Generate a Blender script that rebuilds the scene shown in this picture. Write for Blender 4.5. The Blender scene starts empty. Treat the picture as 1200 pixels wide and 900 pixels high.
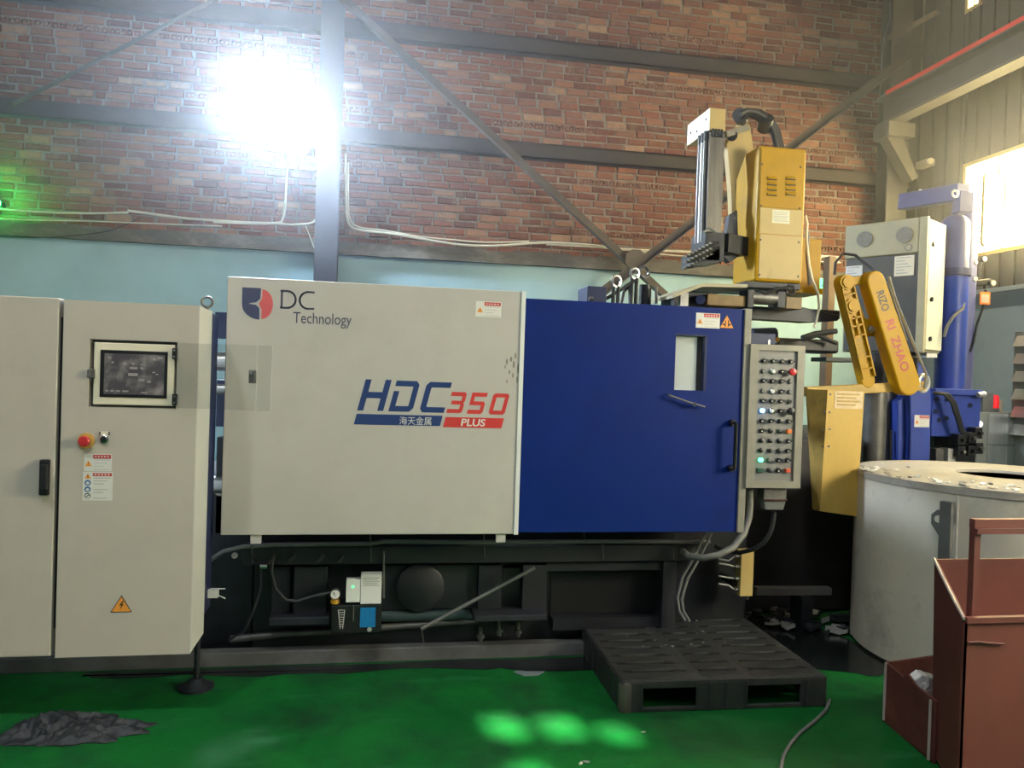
import bpy, bmesh, math, random
from mathutils import Vector, Matrix, noise
random.seed(11)
scn = bpy.context.scene
COL = scn.collection
PI = math.pi

# ------------------------------------------------------------------ camera
FPX, CAM_H = 900.0, 1.6
_yaw, _pit, _rol = (math.radians(a) for a in (9.95, -0.68, 1.87))
_f = Vector((math.sin(_yaw)*math.cos(_pit), math.cos(_yaw)*math.cos(_pit), math.sin(_pit)))
_r0 = Vector((math.cos(_yaw), -math.sin(_yaw), 0)); _u0 = _r0.cross(_f)
_r = _r0*math.cos(_rol) + _u0*math.sin(_rol); _u = _u0*math.cos(_rol) - _r0*math.sin(_rol)
CAM = Vector((0, 0, CAM_H))
cd = bpy.data.cameras.new('camera'); cam = bpy.data.objects.new('camera', cd); COL.objects.link(cam)
cd.sensor_width = 36.0; cd.lens = FPX/1200*36.0; cd.clip_start = 0.05
cam.matrix_world = Matrix(((_r.x, _u.x, -_f.x, CAM.x), (_r.y, _u.y, -_f.y, CAM.y), (_r.z, _u.z, -_f.z, CAM.z), (0, 0, 0, 1)))
scn.camera = cam

# ------------------------------------------------------------------ colour management
vs = scn.view_settings
vs.view_transform = 'Standard'; vs.look = 'None'; vs.gamma = 1.0; vs.use_curve_mapping = False
vs.exposure = 0.85
scn.cycles.use_denoising = True
scn.cycles.max_bounces = 6; scn.cycles.diffuse_bounces = 3; scn.cycles.glossy_bounces = 3
scn.cycles.transparent_max_bounces = 12; scn.cycles.volume_bounces = 0
scn.cycles.sample_clamp_indirect = 4.0

# ------------------------------------------------------------------ sky and lights
SKY = 16.0
world = bpy.data.worlds.new('sky'); scn.world = world; world.use_nodes = True
bg = world.node_tree.nodes['Background']; bg.inputs[0].default_value = (1.0, 0.86, 0.52, 1); bg.inputs[1].default_value = SKY

def lamp_area(name, loc, size, target, power, col, sy=None, shape='RECTANGLE', spread=PI):
    L = bpy.data.lights.new(name, 'AREA'); L.energy = power; L.color = col; L.shape = shape
    L.size = size; L.size_y = sy or size; L.spread = spread
    o = bpy.data.objects.new(name, L); COL.objects.link(o); o.location = loc
    o.rotation_euler = (Vector(target)-Vector(loc)).to_track_quat('-Z', 'Y').to_euler()
    return o
# hall ceiling luminaires (out of the picture, above and behind the viewer)
for x, y, pw in ((-2.4, 0.5, 80), (0.5, 0.5, 46), (4.0, -0.5, 12), (-0.5, -2.8, 46)):
    lamp_area('ceiling_lamp_light', (x, y, 6.3), 0.6, (x, y, 0), pw, (0.93, 0.98, 1.04), shape='DISK')
# daylight entering by the big window of the right wall nearer to the viewer
lamp_area('daylight_near_window', (5.50, 1.1, 2.75), 1.9, (0.5, 3.6, 0.6), 96, (0.93, 0.97, 1.0), 1.5)
# daylight entering by the window in view
lamp_area('daylight_far_window', (5.50, 5.6, 3.25), 1.7, (3.2, 5.6, 2.2), 78, (1.0, 0.84, 0.46), 0.8)
# low sun falling through the small vents of the wall behind the viewer
SUN_DIR = Vector((-0.10, 0.80, -0.58)).normalized()
sl = bpy.data.lights.new('sun', 'SUN'); sl.energy = 24.0; sl.color = (1.0, 0.93, 0.78); sl.angle = math.radians(0.7)
so = bpy.data.objects.new('sun', sl); COL.objects.link(so); so.location = (2, -9, 9)
so.rotation_euler = SUN_DIR.to_track_quat('-Z', 'Y').to_euler()
GLOW_DENSITY = 0.015  # density of the volume added for the lamp and window glow

# ------------------------------------------------------------------ helpers
def ray(x, y): return _r*((x-600)/FPX) - _u*((y-450)/FPX) + _f
def PY(x, y, Y): v = ray(x, y); return CAM + v*(Y/v.y)
def PX(x, y, X): v = ray(x, y); return CAM + v*(X/v.x)
def PZ(x, y, Z): v = ray(x, y); return CAM + v*((Z-CAM_H)/v.z)
def proj(p):
    d = Vector(p)-CAM; w = d.dot(_f)
    return (600+FPX*d.dot(_r)/w, 450-FPX*d.dot(_u)/w)
def RY(x0, y0, x1, y1, Y):
    """x/z extents on the plane Y of an upright rectangle"""
    xm, ym = (x0+x1)/2, (y0+y1)/2
    return PY(x0, ym, Y).x, PY(x1, ym, Y).x, PY(xm, y1, Y).z, PY(xm, y0, Y).z

WLOC = {}
class MB:
    def __init__(s): s.v = []; s.f = []; s.m = []; s.cur = 0
    def mat(s, i): s.cur = i; return s
    def add(s, vs_, fs):
        n = len(s.v); s.v += [Vector(p) for p in vs_]
        for f in fs: s.f.append(tuple(n+i for i in f)); s.m.append(s.cur)
        return s
    def box(s, x0, x1, y0, y1, z0, z1):
        if x0 > x1: x0, x1 = x1, x0
        if y0 > y1: y0, y1 = y1, y0
        if z0 > z1: z0, z1 = z1, z0
        return s.add([(x0,y0,z0),(x1,y0,z0),(x1,y1,z0),(x0,y1,z0),(x0,y0,z1),(x1,y0,z1),(x1,y1,z1),(x0,y1,z1)],
                     [(3,2,1,0),(4,5,6,7),(0,1,5,4),(1,2,6,5),(2,3,7,6),(3,0,4,7)])
    def hexa(s, a, b):
        """a: 4 points of the front loop, b: 4 matching points of the back loop"""
        return s.add(list(a)+list(b), [(0,1,2,3),(7,6,5,4),(0,4,5,1),(1,5,6,2),(2,6,7,3),(3,7,4,0)])
    def bar(s, p, q, w, h, up=(0,0,1)):
        p, q = Vector(p), Vector(q); d = (q-p).normalized(); up = Vector(up)
        a = d.cross(up)
        if a.length < 1e-4: a = d.cross(Vector((0,1,0)))
        a.normalize(); b = a.cross(d).normalized(); a = a*w/2; b = b*h/2
        return s.hexa([p-a-b, p+a-b, p+a+b, p-a+b], [q-a-b, q+a-b, q+a+b, q-a+b])
    def cyl(s, p, q, r, seg=16, r2=None, cap=True):
        p, q = Vector(p), Vector(q); d = (q-p).normalized(); r2 = r if r2 is None else r2
        a = d.orthogonal().normalized(); b = d.cross(a); n = len(s.v)
        for c, rr in ((p, r), (q, r2)):
            for i in range(seg):
                t = 2*PI*i/seg; s.v.append(c + a*math.cos(t)*rr + b*math.sin(t)*rr)
        for i in range(seg):
            j = (i+1) % seg; s.f.append((n+i, n+j, n+seg+j, n+seg+i)); s.m.append(s.cur)
        if cap:
            s.f.append(tuple(n+i for i in reversed(range(seg)))); s.m.append(s.cur)
            s.f.append(tuple(n+seg+i for i in range(seg))); s.m.append(s.cur)
        return s
    def tube(s, pts, r, seg=8, closed=False):
        pts = [Vector(p) for p in pts]; N = len(pts); rr = r if isinstance(r, (list, tuple)) else [r]*N
        n = len(s.v); a = None
        for k in range(N):
            if closed: t = pts[(k+1) % N]-pts[k-1]
            else: t = pts[min(k+1, N-1)]-pts[max(k-1, 0)]
            t.normalize()
            if a is None: a = t.orthogonal().normalized()
            a = (a - t*a.dot(t)).normalized(); b = t.cross(a)
            for i in range(seg):
                g = 2*PI*i/seg; s.v.append(pts[k] + a*math.cos(g)*rr[k] + b*math.sin(g)*rr[k])
        for k in range(N if closed else N-1):
            k2 = (k+1) % N
            for i in range(seg):
                j = (i+1) % seg; s.f.append((n+k*seg+i, n+k*seg+j, n+k2*seg+j, n+k2*seg+i)); s.m.append(s.cur)
        if not closed:
            s.f.append(tuple(n+i for i in reversed(range(seg)))); s.m.append(s.cur)
            s.f.append(tuple(n+(N-1)*seg+i for i in range(seg))); s.m.append(s.cur)
        return s
    def ring(s, c, normal, R, r, seg=20, seg2=8):
        nn = Vector(normal).normalized(); a = nn.orthogonal().normalized(); b = nn.cross(a); c = Vector(c)
        return s.tube([c + a*R*math.cos(2*PI*i/seg) + b*R*math.sin(2*PI*i/seg) for i in range(seg)], r, seg2, True)
    def lathe(s, prof, c, seg=32, axis=(0,0,1)):
        ax = Vector(axis).normalized(); a = ax.orthogonal().normalized(); b = ax.cross(a); c = Vector(c); n = len(s.v)
        for (r, z) in prof:
            for i in range(seg):
                t = 2*PI*i/seg; s.v.append(c + ax*z + (a*math.cos(t)+b*math.sin(t))*r)
        for k in range(len(prof)-1):
            for i in range(seg):
                j = (i+1) % seg; s.f.append((n+k*seg+i, n+k*seg+j, n+(k+1)*seg+j, n+(k+1)*seg+i)); s.m.append(s.cur)
        if prof[0][0] > 1e-5: s.f.append(tuple(n+i for i in reversed(range(seg)))); s.m.append(s.cur)
        if prof[-1][0] > 1e-5: s.f.append(tuple(n+(len(prof)-1)*seg+i for i in range(seg))); s.m.append(s.cur)
        return s
    def prism(s, poly, ext):
        """closed 3-D polygon pushed along ext"""
        poly = [Vector(p) for p in poly]; ext = Vector(ext); N = len(poly); n = len(s.v)
        s.v += poly + [p+ext for p in poly]
        s.f.append(tuple(n+i for i in range(N))); s.m.append(s.cur)
        s.f.append(tuple(n+N+i for i in reversed(range(N)))); s.m.append(s.cur)
        for i in range(N):
            j = (i+1) % N; s.f.append((n+i, n+N+i, n+N+j, n+j)); s.m.append(s.cur)
        return s
    def disc(s, c, normal, r, th, seg=20):
        nn = Vector(normal).normalized(); return s.cyl(Vector(c), Vector(c)+nn*th, r, seg)
    def build(s, name, mats, parent=None, bevel=0, smooth=False, angle=0.7, bseg=2):
        if not isinstance(mats, (list, tuple)): mats = [mats]
        lo = Vector([min(v[i] for v in s.v) for i in range(3)]); hi = Vector([max(v[i] for v in s.v) for i in range(3)])
        c = Vector(((lo.x+hi.x)/2, (lo.y+hi.y)/2, lo.z))
        me = bpy.data.meshes.new(name); me.from_pydata([v-c for v in s.v], [], s.f)
        for m in mats: me.materials.append(m)
        me.polygons.foreach_set('material_index', s.m)
        bm = bmesh.new(); bm.from_mesh(me); bmesh.ops.recalc_face_normals(bm, faces=bm.faces); bm.to_mesh(me); bm.free()
        if smooth:
            me.shade_smooth(); me.set_sharp_from_angle(angle=angle)
        o = bpy.data.objects.new(name, me); COL.objects.link(o)
        w = WLOC[parent.name] if parent else Vector((0,0,0))
        o.location = c - w; o.parent = parent; WLOC[o.name] = c
        if bevel:
            b = o.modifiers.new('bevel', 'BEVEL'); b.width = bevel; b.segments = bseg; b.limit_method = 'ANGLE'; b.angle_limit = 0.6
            b.harden_normals = False
        return o

def thing(name, loc, label, cat, group=None):
    o = bpy.data.objects.new(name, None); COL.objects.link(o); o.location = loc; o.empty_display_size = 0.1
    WLOC[o.name] = Vector(loc); return tag(o, label, cat, group)
def tag(o, label, cat, group=None):
    o['label'] = label; o['category'] = cat
    if group: o['group'] = group
    return o
def struct(o, label=None):
    o['kind'] = 'structure'
    if label: o['label'] = label
    return o
def lab(o, label): o['label'] = label; return o

# ------------------------------------------------------------------ materials
MATS = {}
def M(name, col, rough=0.5, metal=0.0, var=0.12, scale=6.0, bump=0.0, bscale=60.0, dirt=None, dscale=3.0, damt=0.5, emit=None, estr=0, coat=0.0, spec=0.5, stretch=(1,1,1)):
    if name in MATS: return MATS[name]
    m = bpy.data.materials.new(name); m.use_nodes = True; nt = m.node_tree; N = nt.nodes; L = nt.links
    b = N['Principled BSDF']; b.inputs['Roughness'].default_value = rough; b.inputs['Metallic'].default_value = metal
    b.inputs['Specular IOR Level'].default_value = spec; b.inputs['Coat Weight'].default_value = coat
    tc = N.new('ShaderNodeTexCoord'); mp = N.new('ShaderNodeMapping'); mp.inputs['Scale'].default_value = stretch
    L.new(tc.outputs['Object'], mp.inputs[0])
    nz = N.new('ShaderNodeTexNoise'); nz.inputs['Scale'].default_value = scale; nz.inputs['Detail'].default_value = 6
    nz.inputs['Roughness'].default_value = 0.6; L.new(mp.outputs[0], nz.inputs['Vector'])
    rp = N.new('ShaderNodeValToRGB'); e = rp.color_ramp.elements
    e[0].position = 0.3; e[1].position = 0.7
    e[0].color = tuple(c*(1-var) for c in col)+(1,); e[1].color = tuple(min(1, c*(1+var)) for c in col)+(1,)
    L.new(nz.outputs['Fac'], rp.inputs[0]); out = rp.outputs[0]
    if dirt:
        n2 = N.new('ShaderNodeTexNoise'); n2.inputs['Scale'].default_value = dscale; n2.inputs['Detail'].default_value = 8
        n2.inputs['Roughness'].default_value = 0.7; L.new(mp.outputs[0], n2.inputs['Vector'])
        r2 = N.new('ShaderNodeValToRGB'); r2.color_ramp.elements[0].position = 0.52; r2.color_ramp.elements[1].position = 0.72
        r2.color_ramp.elements[0].color = (0,0,0,1); r2.color_ramp.elements[1].color = (damt,)*3+(1,)
        L.new(n2.outputs['Fac'], r2.inputs[0])
        mx = N.new('ShaderNodeMix'); mx.data_type = 'RGBA'; L.new(r2.outputs[0], mx.inputs[0])
        L.new(out, mx.inputs[6]); mx.inputs[7].default_value = tuple(dirt)+(1,); out = mx.outputs[2]
    L.new(out, b.inputs['Base Color'])
    if bump:
        n3 = N.new('ShaderNodeTexNoise'); n3.inputs['Scale'].default_value = bscale; n3.inputs['Detail'].default_value = 4
        L.new(mp.outputs[0], n3.inputs['Vector'])
        bp = N.new('ShaderNodeBump'); bp.inputs['Strength'].default_value = bump; bp.inputs['Distance'].default_value = 0.01
        L.new(n3.outputs['Fac'], bp.inputs['Height']); L.new(bp.outputs[0], b.inputs['Normal'])
    if emit:
        b.inputs['Emission Color'].default_value = tuple(emit)+(1,); b.inputs['Emission Strength'].default_value = estr
    MATS[name] = m; return m
def srgb(r, g, b):
    f = lambda c: (c/255/12.92) if c/255 <= 0.04045 else ((c/255+0.055)/1.055)**2.4
    return (f(r), f(g), f(b))

m_grey = M('grey_paint', (0.50,0.475,0.43), 0.42, var=0.05, scale=2.5, dirt=(0.33,0.31,0.26), dscale=2.2, damt=0.28)
m_cab = M('cabinet_paint', (0.52,0.47,0.395), 0.45, var=0.05, scale=3, dirt=(0.36,0.33,0.27), dscale=2.0, damt=0.3)
m_cabside = M('cabinet_side_lit', (0.60,0.60,0.57), 0.45, var=0.05)  # cabinet colour lightened: light from the right is put into it
m_blue = M('blue_paint', (0.002,0.018,0.155), 0.45, spec=0.25, var=0.10, scale=2.5, dirt=(0.002,0.010,0.08), dscale=3, damt=0.5)
m_mblue = M('machine_blue', (0.030,0.062,0.34), 0.40, var=0.15, scale=5, dirt=(0.02,0.025,0.06), dscale=5, damt=0.5)
m_dkblue = M('dark_blue_paint', (0.02,0.028,0.075), 0.45, var=0.2)
m_dark = M('oily_black_steel', (0.011,0.012,0.015), 0.45, var=0.35, scale=9, bump=0.15, bscale=30)
m_dark2 = M('dark_frame_steel', (0.018,0.019,0.024), 0.5, var=0.25, scale=7)
m_black = M('black_plastic', (0.012,0.012,0.013), 0.4, var=0.2)
m_rub = M('black_rubber', (0.018,0.018,0.019), 0.6, var=0.2)
m_steel = M('bare_steel', (0.42,0.41,0.39), 0.35, 0.85, var=0.2, scale=12)
m_dsteel = M('dull_steel', (0.16,0.155,0.145), 0.45, 0.7, var=0.25, scale=10)
m_chrome = M('chrome', (0.75,0.75,0.75), 0.15, 1.0, var=0.03)
m_alu = M('aluminium', (0.62,0.61,0.57), 0.38, 0.6, var=0.1)
m_boxalu = M('dull_aluminium', (0.25,0.235,0.195), 0.5, 0.15, var=0.12, scale=8)
m_white = M('white_paint', (0.74,0.74,0.70), 0.45, var=0.04)
m_cream = M('cream_frame', (0.78,0.70,0.52), 0.5, var=0.04)
m_yel = M('yellow_paint', (0.45,0.245,0.001), 0.45, spec=0.25, var=0.10, scale=5, dirt=(0.32,0.20,0.05), dscale=4, damt=0.5)
m_ydirty = M('dirty_yellow', (0.46,0.30,0.07), 0.5, var=0.2, scale=6, dirt=(0.13,0.09,0.04), dscale=5, damt=0.7)
m_ypanel = M('ochre_panel', (0.50,0.36,0.13), 0.48, var=0.10, scale=4, dirt=(0.34,0.23,0.08), dscale=4, damt=0.5)
m_ylight = M('guard_yellow', (0.56,0.36,0.075), 0.5, var=0.10, scale=5, dirt=(0.36,0.22,0.05), dscale=5, damt=0.45)
m_brown = M('ochre_brown', (0.20,0.12,0.035), 0.5, var=0.25, scale=8)
m_beige = M('beige_enamel', (0.42,0.38,0.24), 0.5, var=0.08, dirt=(0.25,0.21,0.13), dscale=3, damt=0.5)
m_red = M('maroon_paint', (0.150,0.040,0.030), 0.55, var=0.14, scale=3, dirt=(0.10,0.028,0.02), dscale=4, damt=0.5)
m_redrust = M('rusted_maroon', (0.12,0.030,0.022), 0.7, var=0.3, scale=6, dirt=(0.20,0.075,0.03), dscale=5, damt=0.8, bump=0.3, bscale=40)
m_scrape = M('scraped_edge', (0.62,0.52,0.46), 0.5, 0.3, var=0.2)
m_fur = M('furnace_shell', (0.60,0.55,0.44), 0.55, var=0.08, scale=3, dirt=(0.20,0.18,0.14), dscale=3.2, damt=0.55)
m_furtop = M('furnace_lid', (0.38,0.345,0.29), 0.7, var=0.2, scale=6, dirt=(0.12,0.11,0.10), dscale=6, damt=0.6, bump=0.4, bscale=25)
m_pallet = M('dirty_black_plastic', (0.030,0.031,0.030), 0.42, var=0.35, scale=8, dirt=(0.06,0.058,0.048), dscale=5, damt=0.6, bump=0.2, bscale=30)
m_girt = M('girt_steel', (0.042,0.029,0.021), 0.65, var=0.25, scale=5, dirt=(0.10,0.07,0.05), dscale=6, damt=0.4, stretch=(0.4,1,1))
m_column = M('column_paint', (0.07,0.078,0.10), 0.55, var=0.15, scale=4)
m_brace = M('brace_steel', (0.10,0.078,0.06), 0.6, var=0.2, scale=6)
m_cable = M('cream_cable', (0.70,0.66,0.52), 0.5, var=0.06)
m_gcable = M('grey_cable', (0.17,0.17,0.16), 0.5, var=0.15)
m_navy = M('navy_print', srgb(38,62,112), 0.45, var=0.04)
m_slate = M('slate_print', srgb(70,76,104), 0.45, var=0.03)
m_redp = M('red_print', srgb(205,62,58), 0.45, var=0.04)
m_redp2 = M('rose_print', srgb(206,96,98), 0.45, var=0.04)
m_paper = M('sticker_white', (0.72,0.70,0.64), 0.5, var=0.03)
m_warn = M('warning_orange', (0.85,0.33,0.05), 0.5, var=0.03)
m_lred = M('label_red', (0.52,0.05,0.05), 0.5, var=0.03)
m_ink = M('black_ink', (0.02,0.02,0.02), 0.5, var=0.05)
m_lines = M('faint_print', (0.45,0.44,0.41), 0.5, var=0.1)
m_bluep = M('blue_pictogram', (0.03,0.14,0.33), 0.5, var=0.05)
m_knobred = M('red_plastic', (0.55,0.03,0.035), 0.35, var=0.05)
m_orange = M('orange_plastic', (0.70,0.18,0.03), 0.4, var=0.05)
m_ledblue = M('blue_pilot_lamp', (0.02,0.1,0.9), 0.3, emit=(0.08,0.32,1.0), estr=9)
m_ledgreen = M('green_pilot_lamp', (0.02,0.8,0.3), 0.3, emit=(0.04,1.0,0.35), estr=7)
# ------------------------------------------------------------------ the shell of the hall
XR, YB, XL, YF, ZC = 5.55, 7.5, -6.0, -5.0, 6.9

def floor_mat():
    m = bpy.data.materials.new('green_epoxy_floor'); m.use_nodes = True; nt = m.node_tree; N = nt.nodes; L = nt.links
    b = N['Principled BSDF']; tc = N.new('ShaderNodeTexCoord')
    def nz(sc, det=7, ro=0.6, st=None):
        n = N.new('ShaderNodeTexNoise'); n.inputs['Scale'].default_value = sc; n.inputs['Detail'].default_value = det; n.inputs['Roughness'].default_value = ro
        if st:
            mp = N.new('ShaderNodeMapping'); mp.inputs['Scale'].default_value = st; L.new(tc.outputs['Object'], mp.inputs[0]); L.new(mp.outputs[0], n.inputs['Vector'])
        else: L.new(tc.outputs['Object'], n.inputs['Vector'])
        return n
    def ramp(src, p0, p1, c0, c1):
        r = N.new('ShaderNodeValToRGB'); r.color_ramp.elements[0].position = p0; r.color_ramp.elements[1].position = p1
        r.color_ramp.elements[0].color = c0+(1,); r.color_ramp.elements[1].color = c1+(1,); L.new(src, r.inputs[0]); return r.outputs[0]
    def mix(f, a, c2):
        mx = N.new('ShaderNodeMix'); mx.data_type = 'RGBA'; L.new(f, mx.inputs[0]); L.new(a, mx.inputs[6])
        if isinstance(c2, tuple): mx.inputs[7].default_value = c2+(1,)
        else: L.new(c2, mx.inputs[7])
        return mx.outputs[2]
    a = ramp(nz(1.3).outputs[0], 0.35, 0.68, (0.003,0.085,0.016), (0.005,0.145,0.022))
    grime = ramp(nz(2.1, 9, 0.68).outputs[0], 0.46, 0.68, (0,0,0), (0.85,0.85,0.85))
    c = mix(grime, a, (0.009,0.042,0.018))
    sc_ = ramp(nz(9.0, 5, 0.5, (0.25,1,1)).outputs[0], 0.60, 0.78, (0,0,0), (0.35,0.35,0.35))
    c = mix(sc_, c, (0.05,0.20,0.10))
    spots = ramp(nz(26, 3, 0.5).outputs[0], 0.70, 0.76, (0,0,0), (0.8,0.8,0.8))
    c = mix(spots, c, (0.012,0.03,0.02))
    L.new(c, b.inputs['Base Color'])
    L.new(ramp(nz(3.3, 8).outputs[0], 0.3, 0.75, (0.42,)*3, (0.72,)*3), b.inputs['Roughness'])
    bp = N.new('ShaderNodeBump'); bp.inputs['Strength'].default_value = 0.12; bp.inputs['Distance'].default_value = 0.01
    L.new(nz(14, 6).outputs[0], bp.inputs['Height']); L.new(bp.outputs[0], b.inputs['Normal'])
    b.inputs['Specular IOR Level'].default_value = 0.22
    return m
m_floor = floor_mat()
floor = struct(MB().box(XL, XR, YF, YB, -0.12, 0.0).build('floor', m_floor), 'green painted concrete workshop floor with grime')
# worn bare patch
pp = PZ(621, 789, 0)
patch = MB().prism([(pp.x+0.075*math.cos(t)*(1+0.3*math.sin(3*t)), pp.y+0.05*math.sin(t)*(1+0.25*math.cos(2*t)), 0.0) for t in [2*PI*i/14 for i in range(14)]], (0,0,0.002)).build('bare_patch', M('bare_concrete', (0.16,0.19,0.19), 0.6), floor)

m_plaster = M('light_blue_plaster', (0.42,0.62,0.68), 0.6, var=0.08, scale=1.6, dirt=(0.34,0.54,0.60), dscale=1.4, damt=0.5, bump=0.08, bscale=18)
m_mortar = M('grey_mortar', (0.24,0.20,0.16), 0.9, var=0.25, scale=20, bump=0.9, bscale=45)
ZL = 2.70    # top of the painted dado wall, bricks above
wb = struct(MB().box(XL, XR+0.15, YB, YB+0.25, 0, ZC).build('wall_back', m_mortar), 'tall brick back wall with light blue painted lower part')
lab(MB().box(XL, XR, YB-0.05, YB-0.0005, 0, ZL).build('painted_dado', m_plaster, wb), 'light blue painted lower wall')

# ---- bricks, one object each for the 300 largest in view
def brick_mat():
    m = bpy.data.materials.new('red_brick'); m.use_nodes = True; nt = m.node_tree; N = nt.nodes; L = nt.links
    b = N['Principled BSDF']; b.inputs['Roughness'].default_value = 0.9
    oi = N.new('ShaderNodeObjectInfo'); ge = N.new('ShaderNodeNewGeometry')
    ad = N.new('ShaderNodeMath'); ad.operation = 'ADD'; L.new(oi.outputs['Random'], ad.inputs[0]); L.new(ge.outputs['Random Per Island'], ad.inputs[1])
    fr = N.new('ShaderNodeMath'); fr.operation = 'FRACT'; L.new(ad.outputs[0], fr.inputs[0])
    r = N.new('ShaderNodeValToRGB'); L.new(fr.outputs[0], r.inputs[0]); e = r.color_ramp.elements
    e[0].position = 0; e[0].color = (0.17,0.060,0.036,1); e[1].position = 1.0; e[1].color = (0.56,0.34,0.20,1)
    for q_, c in ((0.25,(0.26,0.090,0.052)),(0.5,(0.34,0.120,0.066)),(0.72,(0.29,0.125,0.080)),(0.86,(0.42,0.18,0.10)),(0.95,(0.48,0.25,0.15))):
        k = e.new(q_); k.color = c+(1,)
    n = N.new('ShaderNodeTexNoise'); n.inputs['Scale'].default_value = 22; n.inputs['Detail'].default_value = 6; L.new(ge.outputs['Position'], n.inputs['Vector'])
    n2 = N.new('ShaderNodeTexNoise'); n2.inputs['Scale'].default_value = 9; n2.inputs['Detail'].default_value = 6; n2.inputs['Roughness'].default_value = 0.7; L.new(ge.outputs['Position'], n2.inputs['Vector'])
    r2 = N.new('ShaderNodeValToRGB'); L.new(n2.outputs[0], r2.inputs[0]); r2.color_ramp.elements[0].position = 0.50; r2.color_ramp.elements[1].position = 0.70
    r2.color_ramp.elements[0].color = (0,0,0,1); r2.color_ramp.elements[1].color = (0.75,0.75,0.75,1)
    mx = N.new('ShaderNodeMix'); mx.data_type = 'RGBA'; L.new(r2.outputs[0], mx.inputs[0]); L.new(r.outputs[0], mx.inputs[6]); mx.inputs[7].default_value = (0.30,0.20,0.14,1)
    hs = N.new('ShaderNodeMix'); hs.data_type = 'RGBA'; hs.blend_type = 'MULTIPLY'; hs.inputs[0].default_value = 0.6
    L.new(mx.outputs[2], hs.inputs[6])
    r3 = N.new('ShaderNodeValToRGB'); L.new(n.outputs[0], r3.inputs[0]); r3.color_ramp.elements[0].position = 0.25; r3.color_ramp.elements[1].position = 0.7
    r3.color_ramp.elements[0].color = (0.36,0.36,0.36,1); r3.color_ramp.elements[1].color = (0.57,0.57,0.57,1)
    L.new(r3.outputs[0], hs.inputs[7]); L.new(hs.outputs[2], b.inputs['Base Color'])
    bp = N.new('ShaderNodeBump'); bp.inputs['Strength'].default_value = 0.5; bp.inputs['Distance'].default_value = 0.01
    L.new(n.outputs[0], bp.inputs['Height']); L.new(bp.outputs[0], b.inputs['Normal'])
    return m
m_brick = brick_mat(); m_hole = M('brick_hole', (0.03,0.02,0.016), 0.95)
def brick_geo(w, h, kind, rnd):
    """brick face towards -Y, from y=0 back to y=+0.03; kind 1 = end of a hollow brick with two holes"""
    j = lambda a: rnd.uniform(-a, a)
    b = MB()
    f = [(-w/2+j(.004), j(.002), -h/2+j(.004)), (w/2+j(.004), j(.002), -h/2+j(.004)), (w/2+j(.004), j(.002), h/2+j(.004)), (-w/2+j(.004), j(.002), h/2+j(.004))]
    if kind == 0:
        bv = 0.005
        g = [Vector(p)+Vector((bv*s, 0, bv*t)) for p, (s, t) in zip(f, ((1,1),(-1,1),(-1,-1),(1,-1)))]
        k = [Vector((p[0], p[1]+bv, p[2])) for p in f]
        bk = [(p[0], 0.03, p[2]) for p in f]
        b.add(g+k+bk, [(0,1,2,3)]+[(i, 4+i, 4+(i+1) % 4, (i+1) % 4) for i in range(4)]+[(4+i, 8+i, 8+(i+1) % 4, 4+(i+1) % 4) for i in range(4)])
    else:
        xs = [-w/2, -w*.33, -w*.10, w*.10, w*.33, w/2]; zs = [-h/2, -h*.22, h*.22, h/2]
        for a in range(5):
            for c in range(3):
                hole = c == 1 and a in (1, 3)
                x0, x1, z0, z1 = xs[a], xs[a+1], zs[c], zs[c+1]
                if not hole: b.mat(0).add([(x0,0,z0),(x1,0,z0),(x1,0,z1),(x0,0,z1)], [(0,1,2,3)])
                else:
                    b.mat(1).add([(x0,0,z0),(x1,0,z0),(x1,0,z1),(x0,0,z1),(x0,.025,z0),(x1,.025,z0),(x1,.025,z1),(x0,.025,z1)],
                                 [(0,4,5,1),(1,5,6,2),(2,6,7,3),(3,7,4,0),(4,5,6,7)])
        b.mat(0).add([(-w/2,0,-h/2),(w/2,0,-h/2),(w/2,0,h/2),(-w/2,0,h/2),(-w/2,.03,-h/2),(w/2,.03,-h/2),(w/2,.03,h/2),(-w/2,.03,h/2)],
                     [(0,4,5,1),(1,5,6,2),(2,6,7,3),(3,7,4,0)])
    return b
BW, BH, JT = 0.200, 0.061, 0.012
rb = random.Random(5)
variants = {0: [], 1: [], 2: []}
for kind, n in ((0, 14), (1, 4), (2, 6)):
    for q in range(n):
        w = BW if kind == 0 else 0.092
        g = brick_geo(w+rb.uniform(-.022,.008) if kind != 1 else w, BH+rb.uniform(-.012,.005), 1 if kind == 1 else 0, rb)
        variants[kind].append(g)
mesh_of = {}
def brick_mesh(kind, q):
    if (kind, q) not in mesh_of:
        g = variants[kind][q]; me = bpy.data.meshes.new('brick'); me.from_pydata(g.v, [], g.f)
        me.materials.append(m_brick); me.materials.append(m_hole); me.polygons.foreach_set('material_index', g.m); mesh_of[(kind, q)] = me
    return mesh_of[(kind, q)]
spots = []
row = 0; z = ZL+0.13
while z < ZC:
    hdr = row % 7 == 3
    x = -3.75 + (0.0 if row % 2 else 0.11) + rb.uniform(-.03,.03)
    while x < XR-0.2:
        kind = 1 if hdr and noise.noise(Vector((x*0.55, row*1.7, 2))) > -0.02 else (2 if rb.random() < 0.06 else 0)
        w = BW if kind == 0 else 0.092
        c = Vector((x+w/2, YB, z)); px, py = proj(c)
        if -30 < px < 1075 and -20 < py < 330:
            spots.append((c, kind, rb.randrange(len(variants[kind])), px, py))
        x += w+JT+rb.uniform(-.002,.003)
    z += BH+JT; row += 1
def hidden(px, py):
    return px < 6 or px > 1030 or py < 6 or 366 < px < 404 or (800 < px < 965 and py > 120) or (255 < px < 385 and 80 < py < 185) or py > 262+px*0.035
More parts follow.
